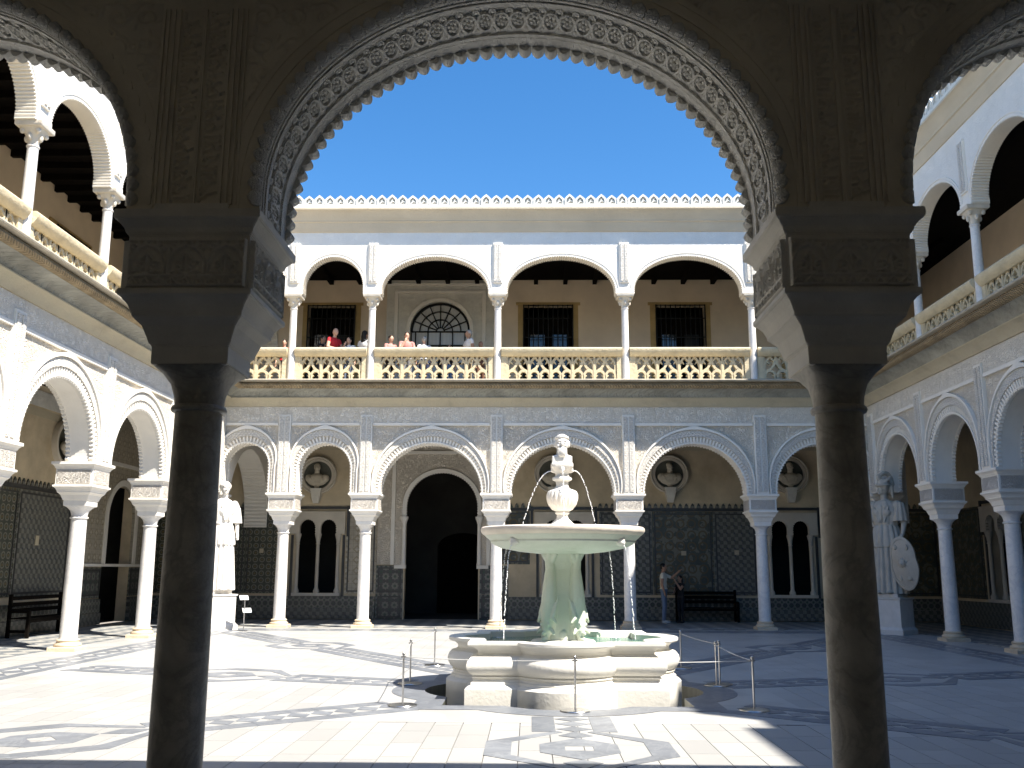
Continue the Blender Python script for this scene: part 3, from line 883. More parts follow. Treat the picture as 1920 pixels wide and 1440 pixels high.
for x0, x1 in ((GL, -7.98), (-5.92, -4.98), (-.93, .12), (2.18, 7.46), (9.34, GR)):
    s = far_p('dado_cresting', MB().box(x0, x1, D - .045, D - .003, 3.46, 3.56), 'tileedge')
    n = int((x1 - x0) / .2)
    m = MB()
    for i in range(n): m.prism([(x0 + .2 * i + .03, 3.562), (x0 + .2 * i + .17, 3.562), (x0 + .2 * i + .15, 3.66), (x0 + .2 * i + .10, 3.72), (x0 + .2 * i + .05, 3.66)], D - .035, D - .003)
    tag(m.build('cresting_tiles', TF, s), kind='stuff')

# ---- roundel frames (the busts in them are things of their own)
def roundel(parent, x, y, z, r=.60):
    m = MB()
    for r0, r1, d in ((r - .14, r - .03, .11), (r - .035, r + .02, .15)):
        pr = []
        for i in range(48):
            t = 2 * PI * i / 48; c, s = math.cos(t), math.sin(t)
            pr.append([(x + r0 * c, y - .002, z + r0 * s), (x + r0 * c, y - d, z + r0 * s), (x + (r0 + r1) / 2 * c, y - d - .02, z + (r0 + r1) / 2 * s), (x + r1 * c, y - d, z + r1 * s), (x + r1 * c, y - .002, z + r1 * s)])
        pr.append(pr[0]); m.loft(pr, cap=False)
    o = m.build('roundel', M['beige'], parent, 40)
    m = MB(); q = [(x + (r - .1) * math.cos(2 * PI * i / 40), z + (r - .1) * math.sin(2 * PI * i / 40)) for i in range(40)]
    m.prism(q, y - .02, y - .004); m.build('niche_back', M['tiledark'], o)
    m = MB().sqloft([(.09, z - r - .32), (.14, z - r - .1), (.17, z - r + .1), (.18, z - r + .16)], (x, y - .16, 0)); m.build('bracket', M['nearcarve'], o)
    return o
FAR_ROUND = [(-6.98, 4.60), (.76, 4.66), (4.55, 4.66), (8.45, 4.66)]
for x, z in FAR_ROUND: roundel(far, x, D, z)
# painted bands on the ochre wall
for x0, x1 in ((-8.6, -5.2), (-.5, 12.8)):
    far_p('painted_band', MB().box(x0, x1, D - .006, D - .001, 5.45, 5.62), 'tan')
# diaphragm arches across the gallery corners
def diaphragm(parent, x, y0, y1, zs, zt, ztop, th=.75, m='white'):
    """arch that spans the gallery from y0 to y1 at x"""
    a = (y1 - y0) / 2 - .05
    p = arch_path((y0 + y1) / 2, a, min(a, zt - zs), zt, zs, 36)
    q = MB(); strip_wall(q, y0, y1, ztop, zs, 0, th, [p])
    q2 = MB(); ring(q2, resample(p, .03), lambda i, nz: -.04 * (1 - abs((i % 4) - 2) / 2), .01, .03, th - .03)
    for b in (q, q2): b.v = [(x + v[1], v[0], v[2]) for v in b.v]
    o = q.build('diaphragm_arch', M[m], parent); q2.build('ribbed_arch_lining', M[m], o)
    return o
diaphragm(far, -9.35, TH, D, 2.9, 5.2, 6.10)
diaphragm(far, 9.85, TH, D, 2.9, 5.2, 6.10)
diaphragm(far, 9.9, TH, D, 8.8, 10.3, 11.30)
diaphragm(far, -9.3, TH, D, 8.8, 10.3, 11.30)

# ---- left wing galleries (wing coordinates: x = Y, y = -8.68 - X)
DL = XL - GL
LD = (27.35, 29.2)
mb = MB(); holed(mb, GN, GF, 0, 6.10, DL, DL + .3, [(LD[0], LD[1], 0, 4.0)])
mb.build('gallery_wall', M['ochre'], left)
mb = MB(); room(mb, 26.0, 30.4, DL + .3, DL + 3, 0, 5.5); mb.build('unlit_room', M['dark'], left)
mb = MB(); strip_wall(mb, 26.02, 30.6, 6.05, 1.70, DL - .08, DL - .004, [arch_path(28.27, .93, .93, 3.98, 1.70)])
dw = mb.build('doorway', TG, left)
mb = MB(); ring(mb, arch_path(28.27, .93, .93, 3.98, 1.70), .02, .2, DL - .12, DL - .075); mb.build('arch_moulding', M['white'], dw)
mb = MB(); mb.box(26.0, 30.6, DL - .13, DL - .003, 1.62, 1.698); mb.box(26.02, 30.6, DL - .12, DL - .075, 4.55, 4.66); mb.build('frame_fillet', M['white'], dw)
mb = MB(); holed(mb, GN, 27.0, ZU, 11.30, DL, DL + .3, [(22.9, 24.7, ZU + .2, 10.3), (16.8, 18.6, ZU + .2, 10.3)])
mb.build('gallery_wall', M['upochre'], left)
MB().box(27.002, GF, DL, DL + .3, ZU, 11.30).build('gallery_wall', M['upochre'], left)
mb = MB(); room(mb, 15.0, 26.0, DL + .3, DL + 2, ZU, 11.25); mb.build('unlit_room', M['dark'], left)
for a, b in ((22.9, 24.7), (16.8, 18.6)): barred(left, a, b, DL, ZU + .2, 10.3)
MB().box(5.4, 26.3, TH + .002, DL + .3, 6.10, 6.30).build('gallery_ceiling', M['wood'], left)
MB().box(26.302, 26.998, TH + .002, DL + .3, 6.10, 6.30).build('gallery_ceiling', M['wood'], left)
MB().box(5.4, 26.32, .03, DL + .3, 6.305, ZU - .004).build('floor_slab', M['ledge'], left)
MB().box(5.4, 26.9, TH + .02, DL + .3, 11.301, 11.361).build('timber_ceiling', M['wood'], left)
for i in range(30): MB().box(6 + i * .7 - .06, 6 + i * .7 + .06, TH + .03, DL - .005, 11.14, 11.299).build('ceiling_beam', M['wood'], left)
MB().box(5.4, 26.5, .21, DL + .3, 11.431, 11.984).build('roof', M['eave'], left)
MB().box(5.12, 5.4, .03, DL + .3, 5.6, 11.9).build('end_wall', M['upochre'], left)
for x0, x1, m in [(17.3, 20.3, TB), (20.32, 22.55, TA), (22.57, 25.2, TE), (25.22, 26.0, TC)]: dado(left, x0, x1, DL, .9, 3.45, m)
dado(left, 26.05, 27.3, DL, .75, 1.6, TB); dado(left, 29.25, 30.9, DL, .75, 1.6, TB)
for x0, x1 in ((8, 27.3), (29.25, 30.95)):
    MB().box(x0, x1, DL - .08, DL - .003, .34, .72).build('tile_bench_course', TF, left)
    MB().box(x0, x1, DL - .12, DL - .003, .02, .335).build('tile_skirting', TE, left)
s = MB().box(8, 26.0, DL - .045, DL - .003, 3.46, 3.56).build('dado_cresting', M['tileedge'], left)
m = MB()
for i in range(90): m.prism([(8 + .2 * i + .03, 3.562), (8 + .2 * i + .17, 3.562), (8 + .2 * i + .15, 3.66), (8 + .2 * i + .10, 3.72), (8 + .2 * i + .05, 3.66)], DL - .035, DL - .003)
tag(m.build('cresting_tiles', TF, s), kind='stuff')
roundel(left, 24.5, DL, 4.8, .62)
MB().box(8, 25.9, DL - .02, DL - .003, 5.55, 5.95).build('painted_frieze', M['nearsoffit'], left)
MB().box(8, 25.9, DL - .008, DL - .001, 5.30, 5.50).build('painted_band', M['tan'], left)

# ---- right wing galleries (wing coordinates: x = -Y, y = X - 9.47)
DR = GR - XR
RW = (-27.5, -26.1)
mb = MB(); holed(mb, -GF, -GN, 0, 6.10, DR, DR + .3, [(RW[0], RW[1], .8, 3.2)]); mb.build('gallery_wall', M['ochre'], right)
mb = MB(); room(mb, -30, -24, DR + .3, DR + 2, 0, 5); mb.build('unlit_room', M['dark'], right)
twin(right, RW[0], RW[1], DR)
MB().box(-GF, -GN, DR, DR + .3, ZU, 11.30).build('gallery_wall', M['upochre'], right)
MB().box(-26.998, -5.4, TH + .002, DR + .3, 6.10, 6.30).build('gallery_ceiling', M['wood'], right)
MB().box(-26.32, -5.4, .03, DR + .3, 6.305, ZU - .004).build('floor_slab', M['ledge'], right)
MB().box(-26.9, -5.4, TH + .02, DR + .3, 11.301, 11.361).build('timber_ceiling', M['wood'], right)
MB().box(-26.5, -5.4, .21, DR + .3, 11.431, 11.984).build('roof', M['eave'], right)
for x0, x1, m in [(-30.9, -27.9, TD), (-25.7, -23.0, TD), (-22.98, -20, TE), (-19.98, -16, TD), (-15.98, -12, TE)]: dado(right, x0, x1, DR, .8, 3.45, m)
MB().box(-30.9, -8, DR - .08, DR - .003, .02, .72).build('tile_bench_course', TE, right)
roundel(right, -24.6, DR, 4.7, .62)
MB().box(-5.39, 9.0, .10, DR + .3, 5.62, 12.25).build('plain_block', M['upochre'], right)

# ---- near wing (the gallery the camera stands in)
near = empty('arcade_wing', (0, YN, 0), PI)
tag(near, 'dark shaded arcade wing in the foreground framing the courtyard with its arch', 'building wing', 'arcade wings round the courtyard')
NZ = 5.22
NEAR_X = [-9.82, -5.5, -1.91, 2.075, 5.7, 9.03]
NA = []
for xa, xb in zip(NEAR_X[:-1], NEAR_X[1:]):
    a = (xb - xa) / 2 - .41; b = 1.34
    NA.append(((xa + xb) / 2, a, b, arch_path((xa + xb) / 2, a, b, NZ, ZN, 72)))
mb = MB(); strip_wall(mb, -XR - TN, -XL + TN, 5.56, ZN, 0, TN, [q[3] for q in NA]); mb.build('arcade_wall', M['nearplaster'], near)
MB().box(-GR, -GL, TN + .002, YN - GN, 5.40, 5.50).build('gallery_ceiling', M['limewash'], near)
for i in range(34): MB().box(-12.4 + i * .75 - .08, -12.4 + i * .75 + .08, TN + .004, YN - GN - .005, 5.24, 5.398).build('ceiling_beam', M['limewash'], near)
MB().box(-GR, -GL, .03, YN - GN + .3, 5.562, 5.60).build('roof', M['ledge'], near)
MB().box(-GR - .3, -GL + .3, YN - GN, YN - GN + .3, 0, 5.56).build('gallery_wall', M['limewash'], near)
MB().box(-GR - .3, -GR, -.0, YN - GN, 0, 5.558).build('end_wall', M['ochre'], near)
MB().box(-GL, -GL + .3, -.0, YN - GN, 0, 5.558).build('end_wall', M['ochre'], near)
MB().box(-GR, -GL, YN - GN - .05, YN - GN - .003, 0, 1.2).build('tile_dado', M['tiledark'], near)

# ------------------------------------------------------------------ carved ornament as real relief
def seg_dist(U, V, curves):
    d = np.full(U.shape, 9.0)
    for c in curves:
        c = np.array(c, float)
        for a, b in zip(c[:-1], c[1:]):
            e = b - a; L = max(1e-12, float(e @ e))
            t = np.clip(((U - a[0]) * e[0] + (V - a[1]) * e[1]) / L, 0, 1)
            d = np.minimum(d, np.hypot(U - a[0] - t * e[0], V - a[1] - t * e[1]))
    return d
def relief(w, h, curves, width, depth, res, mat, name, keep=None, u0=0.0, v0=0.0):
    """grid in (x, z) with strokes raised along -y"""
    nu, nv = max(2, int(w / res)), max(2, int(h / res))
    u = np.linspace(0, w, nu + 1); v = np.linspace(0, h, nv + 1)
    U, V = np.meshgrid(u, v)
    d = seg_dist(U, V, curves)
    k = np.clip(1.25 - d / width, 0, 1); H = depth * (k * k * (3 - 2 * k))
    co = np.stack([U + u0, -H, V + v0], -1).reshape(-1, 3)
    idx = np.arange((nu + 1) * (nv + 1)).reshape(nv + 1, nu + 1)
    q = np.stack([idx[:-1, :-1], idx[:-1, 1:], idx[1:, 1:], idx[1:, :-1]], -1).reshape(-1, 4)
    if keep is not None:
        c = co[q].mean(1); q = q[keep(c[:, 0], c[:, 2])]
    me = bpy.data.meshes.new(name)
    me.from_pydata(co.tolist(), [], q.tolist())
    me.materials.append(mat)
    me.polygons.foreach_set('use_smooth', [True] * len(me.polygons))
    me.update()
    return me
def spiral(cx, cz, r, turns, a0, s=1, n=22):
    return [(cx + r * (1 - .85 * i / n) * math.cos(a0 + s * turns * 2 * PI * i / n), cz + r * (1 - .85 * i / n) * math.sin(a0 + s * turns * 2 * PI * i / n)) for i in range(n + 1)]
def scroll_field(w, h, cell, seed):
    rnd = random.Random(seed); cs = []
    nx, nz = max(1, round(w / cell)), max(1, round(h / cell))
    for i in range(nx):
        for k in range(nz):
            x, z = (i + .5) * w / nx, (k + .5) * h / nz
            a = rnd.uniform(0, 6.28); s = 1 if (i + k) % 2 else -1
            cs.append(spiral(x, z, cell * .46, 1.25, a, s))
            for t in range(3):
                b = a + 2.1 * t
                cs.append([(x + cell * .40 * math.cos(b), z + cell * .40 * math.sin(b)), (x + cell * .60 * math.cos(b + .35), z + cell * .60 * math.sin(b + .35))])
    return cs
def niche_curves(w, h, n=3):
    cs = [[(.01, .012), (w - .01, .012)], [(.01, h - .012), (w - .01, h - .012)], [(.012, 0), (.012, h)], [(w - .012, 0), (w - .012, h)], [(.02, .07), (w - .02, .07)]]
    p = w / n
    for i in range(n):
        x0 = i * p; c = x0 + p / 2
        for x in (x0 + .012, x0 + p - .012): cs.append([(x, .07), (x, .15)])
        arc = []
        for k in range(41):
            t = PI * (1 - k / 40); r = (p / 2 - .012) * (1 - .10 * abs(math.sin(t * 4)))
            arc.append((c + r * math.cos(t), .15 + r * 1.05 * math.sin(t)))
        cs.append(arc)
        for s in (-1, 1):
            cs.append(spiral(c + s * .045, .125, .034, 1.2, PI / 2 - s * .5, s, 16))
            cs.append([(c + s * .01, .08), (c + s * .05, .10), (c + s * .085, .09)])
            cs.append(spiral(c + s * p * .36, h - .055, .032, 1.1, -PI / 2, -s, 14))
            cs.append([(c + s * .02, h - .03), (c + s * .05, h - .05), (c + s * .06, h - .02)])
        cs.append([(c, .075), (c, .20)]); cs.append([(c - .035, .17), (c, .215), (c + .035, .17)])
        for k in range(3): cs.append([(x0 + p * (k + .5) / 3 - .02, .03), (x0 + p * (k + .5) / 3, .055), (x0 + p * (k + .5) / 3 + .02, .03)])
    return cs
def script_curves(w, h, seed):
    rnd = random.Random(seed); cs = []; z = .04
    cs.append([(.16 * w, .02), (.16 * w, h - .02)])
    while z < h - .06:
        k = rnd.random(); e = rnd.uniform(.7, .93) * w
        if k < .45:
            cs.append([(.16 * w, z), (e, z), (e, z + .012)]); z += rnd.uniform(.026, .04)
        elif k < .7:
            r = rnd.uniform(.016, .026)
            cs.append([(.3 * w + r * math.cos(t), z + r + r * math.sin(t)) for t in [6.28 * i / 10 for i in range(11)]])
            cs.append([(.3 * w + r, z + r), (e, z + r + .015)]); z += 2 * r + .018
        else:
            cs.append([(.16 * w, z), (.5 * w, z + .01), (.62 * w, z + .03), (.5 * w, z + .05), (.3 * w, z + .045)])
            cs.append([(.75 * w, z + .02), (.92 * w, z + .035)]); z += rnd.uniform(.06, .075)
    return cs
NICHE = relief(.72, .30, niche_curves(.72, .30), .0095, .034, .0065, M['nearcarve'], 'carved_panel')

# columns of the near arcade
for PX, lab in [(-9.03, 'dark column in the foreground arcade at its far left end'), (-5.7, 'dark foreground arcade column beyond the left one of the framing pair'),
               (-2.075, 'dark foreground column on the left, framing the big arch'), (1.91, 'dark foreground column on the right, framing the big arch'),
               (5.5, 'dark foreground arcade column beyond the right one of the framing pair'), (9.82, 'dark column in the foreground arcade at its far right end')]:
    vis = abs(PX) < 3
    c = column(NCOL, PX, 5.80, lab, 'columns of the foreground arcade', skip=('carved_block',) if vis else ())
    if vis:
        for k in range(4):
            r = k * PI / 2
            p = Matrix.Rotation(r, 3, 'Z') @ Vector((-.36, -.372, 0))
            link('carved_panel', NICHE, c, (p.x, p.y, 3.258), (0, 0, r))

# knobs, teeth and rosettes of the near arches
def knob_mesh():
    rings = []
    for n, w, y in ((-.012, .046, .004), (.006, .052, .032), (.026, .053, .052), (.046, .042, .060), (.058, .026, .058), (.066, .008, .05)):
        rings.append([(-w, -.01, n), (-w, y * .75, n), (-w * .4, y * 1.0, n), (w * .4, y * 1.0, n), (w, y * .75, n), (w, -.01, n)])
    return MB().loft(rings).mesh('knob', M['nearsoffit'], 50)
def tooth_mesh():
    rings = []
    for n, w in ((.01, .052), (-.008, .048), (-.022, .038), (-.036, .020), (-.042, .004)):
        rings.append([(-w, .0, n), (w, .0, n), (w, .10, n), (-w, .10, n)])
    return MB().loft(rings).mesh('tooth', M['nearsoffit'], 35)
def rosette_mesh():
    mb = MB()
    def oval(cx, cy, rx, ry, t, d, n=16):
        pr = []
        for i in range(n):
            a = 2 * PI * i / n; c, s = math.cos(a), math.sin(a)
            pr.append([(cx + (rx - t) * c, cy + (ry - t) * s, .0), (cx + (rx - t * .7) * c, cy + (ry - t * .7) * s, -d), (cx + (rx + t * .7) * c, cy + (ry + t * .7) * s, -d), (cx + (rx + t) * c, cy + (ry + t) * s, .0)])
        pr.append(pr[0]); mb.loft(pr, cap=False)
    oval(0, 0, .052, .098, .010, .020)
    for i in range(6):
        a = PI * i / 3 + .3
        mb.ell((.026 * math.cos(a), .050 * math.sin(a), -.004), (.013, .024, .013), 6, 4)
    mb.ell((0, 0, -.004), (.012, .02, .018), 6, 4)
    for s in (-1, 1):
        mb.ell((.056, s * .112, -.003), (.022, .03, .012), 6, 4)
        oval(.056, s * .10, .022, .04, .006, .014, 10)
    return mb.mesh('rosette', M['nearsoffit'], 60)
KNOB, EDGE_PIECE, ROSETTE = knob_mesh(), tooth_mesh(), rosette_mesh()
for ai, (cx, a, b, path) in enumerate(NA):
    seen = ai in (1, 2, 3)
    mb = MB()
    ring(mb, path, -.003, .008, .012, TN - .012)
    so = mb.build('arch_soffit', M['nearsoffit'], near, 40)
    mb = MB()
    for y0, y1, d in ((.585, .63, -.02), (.64, .66, -.012), (.225, .262, -.022), (.185, .205, -.014)): ring(mb, path, d, .0, y0, y1)
    mb.build('soffit_ribs', M['nearsoffit'], so, 40)
    mb = MB(); ev = resample(path, .014)
    ring(mb, ev, .125, lambda i, nz: .145 + .018 * abs(math.sin(i * PI / 8)), TN - .003, TN + .009)
    ring(mb, path, .20, .215, TN - .003, TN + .006)
    mb.build('scalloped_outline', M['nearplaster'], near)
    mid = ai == 2
    for (x, z, nx, nz) in resample(path, .093)[1:-1]:
        if not seen: continue
        if ai == 1 and x < cx: continue          # only the half that the frame can show
        if ai == 3 and x > cx: continue
        ph = math.atan2(nx, nz)
        link('knob', KNOB, near, (x, TN, z), (0, ph, 0), (.87, 1, 1))
        link('tooth', EDGE_PIECE, near, (x, -.012, z), (0, ph, 0), (.87, 1, 1))
    if mid or seen:
        for (x, z, nx, nz) in resample(path, .110)[1:-1]:
            if (ai == 1 and x < cx) or (ai == 3 and x > cx): continue
            link('rosette', ROSETTE, so, (x - nx * .003, .425, z - nz * .003), (0, math.atan2(nx, nz), 0))
# pilasters above the near columns, on the gallery side
def flip(me):
    """turn a relief that faces -y to face +y"""
    me.transform(Matrix.Diagonal((-1, -1, 1, 1))); me.update(); return me
for lx in NEAR_X[1:-1]:
    z1 = 5.12
    p = MB().box(lx - .225, lx + .225, TN - .005, TN + .03, ZN, ZN + .055).build('pilaster', M['nearcarve'], near)
    e = MB()
    for s in (-1, 1):
        for q, w in ((.165, .012), (.20, .014), (.235, .010), (.006, .010), (.265, .012)): e.box(lx + s * q - w / 2, lx + s * q + w / 2, TN - .004, TN + .018, ZN + .056, z1 - .002)
    e.build('fillets', M['nearplaster'], p)
    if abs(lx) < 3:
        for s in (-1, 1):
            me = flip(relief(.142, z1 - ZN - .07, script_curves(.142, z1 - ZN - .07, int(lx * 10) + s), .0085, .024, .006, M['nearplaster'], 'script_band'))
            link('script_band', me, p, (lx + s * .086 + .071, TN + .002, ZN + .06))
# arabesque of the spandrels
for i, lx in enumerate(NEAR_X[2:4]):
    for s in (-1, 1):
        ar = NA[1 + i + (0 if s > 0 else 1)]
        u0 = .28 if s > 0 else -1.45
        def keep(x, z, ar=ar, lx=lx):
            X_ = lx - x                       # after the flip
            dx = (X_ - ar[0]) / (ar[1] + .24); dz = (z - (NZ - ar[2])) / (ar[2] + .24)
            return (((dx * dx + dz * dz) > 1) & (z > NZ - ar[2])) | (np.abs(dx) > 1)
        me = relief(1.17, 1.40, scroll_field(1.17, 1.40, .19, 11 * i + s), .011, .014, .0105, M['nearplaster'], 'spandrel_relief', keep, u0, ZN + .03)
        flip(me)
        link('spandrel_relief', me, near, (lx, TN + .001, 0))

# ------------------------------------------------------------------ columns of the other arcades
G1 = 'columns of the lower arcades'
for PX, lab in zip(FAR_LOW, ['white column in the far left corner behind the draped statue', 'sunlit far column left of the black twin window beside the small sign stand', 'sunlit far column between the twin window and the dark doorway',
                            'sunlit far column right of the dark doorway, left of the fountain pedestal', 'far column just right of the fountain pedestal, half in shade',
                            'shaded far column to the right of the fountain and the two standing people', 'shaded column in the far right corner behind the helmeted statue']):
    column(COL, PX, 26.65, lab, G1)
for Y, lab in zip(LEFT_LOW[:-1], ['left wing column nearest the foreground arcade', 'left wing column second from the foreground arcade', 'left wing column third from the foreground arcade',
                                  'left wing column whose impost is cut by the left picture edge', 'whole sunlit column standing farthest left, by the dark bench', 'sunlit left wing column just left of the dark foreground column']):
    if Y > 6: column(COL, -9.03, Y, lab, G1)
for Y, lab in zip([-q for q in RIGHT_LOW[1:-1]], ['shaded right wing column just right of the statue with the shield', 'shaded right wing column cut by the right picture edge', 'right wing column third from the far corner',
                                                  'right wing column fourth from the far corner', 'right wing column fifth from the far corner']):
    column(COL, 9.82, Y, lab, G1)
for PX, lab in zip(FAR_LOW, ['slender upper column in the far left corner', 'slender far upper column left of the barred window with the red shirted man', 'slender far upper column between the red shirted man and the fanlight',
                            'slender far upper column right of the fanlight window', 'slender far upper column between the two right barred windows', 'slender far upper column where the shade crosses the balustrade', 'slender upper column in the far right corner']):
    ucolumn((min(max(PX, -8.98), 9.77), 26.6), lab)
for Y, lab in zip(LEFT_UP[1:-1], ['left upper column second from the near end', 'left upper column third from the near end', 'sunlit left upper column near the left picture edge',
                                  'sunlit left upper column beside the dark foreground capital', 'left upper column hidden behind the foreground capital', 'left upper column next to the far left corner']):
    ucolumn((-8.98, Y), lab)
for Y, lab in zip([-q for q in RIGHT_UP[1:-1]], ['bluish right upper column just right of the dark foreground capital', 'bluish right upper column standing clear of the foreground capital near the picture edge', 'right upper column third from the far corner',
                                                'right upper column fourth from the far corner', 'right upper column fifth from the far corner']):
    ucolumn((9.77, Y), lab)
xs = [-8.98] + FAR_LOW[1:-1] + [9.77]
for a, b, lab in zip(xs[:-1], xs[1:], ['pierced balustrade panel at the far left end, partly behind the foreground capital', 'pierced balustrade panel in front of the red shirted man', 'pierced balustrade panel in front of the fanlight window',
                                       'pierced balustrade panel directly above the fountain bust', 'sunlit pierced balustrade panel left of the shade edge', 'shaded pierced balustrade panel at the far right end']):
    balustrade(far_fr, a + .11, b - .11, ZU, lab)
ys = LEFT_UP[1:-1] + [26.42]
for a, b, lab in zip(ys[:-1], ys[1:], ['left balustrade panel second from the near end', 'left balustrade panel at the left picture edge', 'left balustrade panel between the two sunlit upper columns',
                                      'left balustrade panel just emerging beside the foreground capital', 'left balustrade panel hidden behind the foreground capital', 'left balustrade panel meeting the far left corner']):
    balustrade(left_fr, a + .11, b - .11, ZU, lab)
ys = [-26.42] + RIGHT_UP[1:-1]
for a, b, lab in zip(ys[:-1], ys[1:], ['right balustrade panel meeting the far right corner', 'right balustrade panel between the two bluish upper columns', 'right balustrade panel at the right picture edge',
                                      'right balustrade panel fourth from the far corner', 'right balustrade panel fifth from the far corner']):
    balustrade(right_fr, a + .11, b - .11, ZU, lab)

# ------------------------------------------------------------------ courtyard floor
FX, FY = .45, 13.25                       # centre of the fountain
SQ = 2.75; FXA, FXB = -9.40 + .30 * 23, -9.40 + .30 * 42                                 # half side of the inlaid field round the fountain
X0, X1, Y0, Y1 = -9.40, 10.19, 5.40, 27.02
floor = MB()
for a, b, c, d in ((X0, FXA, Y0, Y1), (FXB, X1, Y0, Y1), (FXA, FXB, Y0, FY - SQ), (FXA, FXB, FY + SQ, Y1)):
    floor.box(a, b, c, d, -.30, -.012)
floor = floor.build('courtyard_floor', M['grout']); tag(floor, kind='structure')
SW, SL = .30, .66
SLAB = MB().box(0, SW - .008, 0, SL - .008, -.02, 0).mesh('paving_slab', M['slab'])
cells = []
nx = int((X1 - X0) / SW); ny = int((Y1 - Y0) / SL)
for i in range(nx):
    off = random.uniform(0, SL)
    for k in range(-1, ny + 1):
        x = X0 + i * SW; y = Y0 + k * SL + off
        if y + SL > Y1 or y < Y0: continue
        l = SL
        if FXA - .01 < x < FXB - .01 and y + SL > FY - SQ and y < FY + SQ:
            if y < FY - SQ - .05: l = FY - SQ - y
            elif y + SL > FY + SQ + .05: l = y + SL - FY - SQ; y = FY + SQ
            else: continue
        cells.append((x, y, l))
def near_key(c):
    x, y = c[0] + .15, c[1] + .33
    out = max(0, abs(x) - y * .60)
    return (y if y > 7.9 else 60) + out * 30
cells.sort(key=near_key)
for x, y, l in cells[:300]: link('paving_slab', SLAB, floor, (x, y, 0), scale=(1, (l - .005) / (SL - .005), 1))
mb = MB()
for x, y, l in cells[300:]: mb.box(x, x + SW - .006, y, y + l - .006, -.02, random.uniform(-.0012, 0))
o = mb.build('paving_slabs', M['slabs_far'], floor); tag(o, kind='stuff')

def piece(name, pts, m='inlay', z1=.0045):
    """flush inlay piece, outline in world x, y"""
    return MB().slab(pts, -.004, z1).build(name, M[m], floor)
def stripe(P, r0, r1, t0, t1, step=.9):
    n = max(1, round((r1 - r0) / step))
    for i in range(n):
        a, b = r0 + (r1 - r0) * i / n, r0 + (r1 - r0) * (i + 1) / n
        piece('inlay_stripe', [P(a + .002, t0), P(b - .002, t0), P(b - .002, t1), P(a + .002, t1)])
def diamonds(P, r0, r1, hw, step=.30):
    n = max(1, round((r1 - r0) / step)); s = (r1 - r0) / n
    for i in range(n):
        a = r0 + s * i
        piece('inlay_diamond', [P(a + .004, 0), P(a + s / 2, -hw), P(a + s - .004, 0), P(a + s / 2, hw)])
def medallion(P, r, L=1.05, Wd=.86):
    def hexa(l, w, f=.48): return [(-l, -w * f * .42), (-l * .38, -w), (l * .38, -w), (l, -w * f * .42), (l, w * f * .42), (l * .38, w), (-l * .38, w), (-l, w * f * .42)]
    def band(o, i):
        for k in range(8):
            q = [o[k], o[(k + 1) % 8], i[(k + 1) % 8], i[k]]
            if k in (3, 7): continue
            piece('inlay_band', [P(r + u, v) for u, v in q])
    band(hexa(L, Wd), hexa(L - .06, Wd - .24))
    h1, h2 = [(-.52, 0), (-.2, -.36), (.2, -.36), (.52, 0), (.2, .36), (-.2, .36)], [(-.11, 0), (-.11, -.13), (.11, -.13), (.11, 0), (.11, .13), (-.11, .13)]
    for k in range(6): piece('inlay_band', [P(r + u, v) for u, v in (h1[k], h1[(k + 1) % 6], h2[(k + 1) % 6], h2[k])])
    for s in (-1, 1): piece('inlay_diamond', [P(r + s * (L - .02), 0), P(r + s * (L - .26), -.17), P(r + s * .53, 0), P(r + s * (L - .26), .17)])
bx0, bx1, by0, by1 = -7.62, 8.42, 7.02, 25.24        # inner edge of the border band
targets = [(FX, 6.15), (XL, 6.15), (XL, 16.2), (XL, 26.3), (FX, 26.3), (XR, 26.3), (XR, 16.2), (XR, 6.15)]
for tx, ty in targets:
    d = Vector((tx - FX, ty - FY)); L = d.length; d /= L
    q = 1e9
    if d.x < -1e-6: q = min(q, (bx0 - FX) / d.x)
    if d.x > 1e-6: q = min(q, (bx1 - FX) / d.x)
    if d.y < -1e-6: q = min(q, (by0 - FY) / d.y)
    if d.y > 1e-6: q = min(q, (by1 - FY) / d.y)
    P = lambda r, t, d=d: (FX + d.x * r - d.y * t, FY + d.y * r + d.x * t)
    rs = 2.32 if min(abs(d.x), abs(d.y)) < .4 else 2.52
    ml = .92 if abs(d.x) < .01 else 1.05
    rm = L * (.59 if abs(d.x) < .01 else .555)
    end = q - (.35 if abs(d.x) > .05 and abs(d.y) > .05 else .01)
    for a, b in ((rs, rm - ml + .03), (rm + ml - .03, end)):
        if b - a > .15:
            stripe(P, a, b, -.43, -.19); stripe(P, a, b, .19, .43); diamonds(P, a, b, .185)
    if rm + .9 < end: medallion(P, rm, ml)
# border bands along the wings
def border(A, B, n):
    A, B, n = Vector(A), Vector(B), Vector(n); L = (B - A).length; d = (B - A) / L
    P = lambda r, t: (A.x + d.x * r + n.x * t, A.y + d.y * r + n.y * t)
    stripe(P, 0, L, 0, .20, 1.6); stripe(P, 0, L, .62, .82, 1.6); diamonds(lambda r, t: P(r, .41 + t), 0, L, .19, .52)
border((bx0, by0), (bx0, by1), (-1, 0)); border((bx1, by0), (bx1, by1), (1, 0))
border((bx0 - .82, by1 + .005), (bx1 + .82, by1 + .005), (0, 1)); border((bx0 - .82, by0 - .005), (bx1 + .82, by0 - .005), (0, -1))

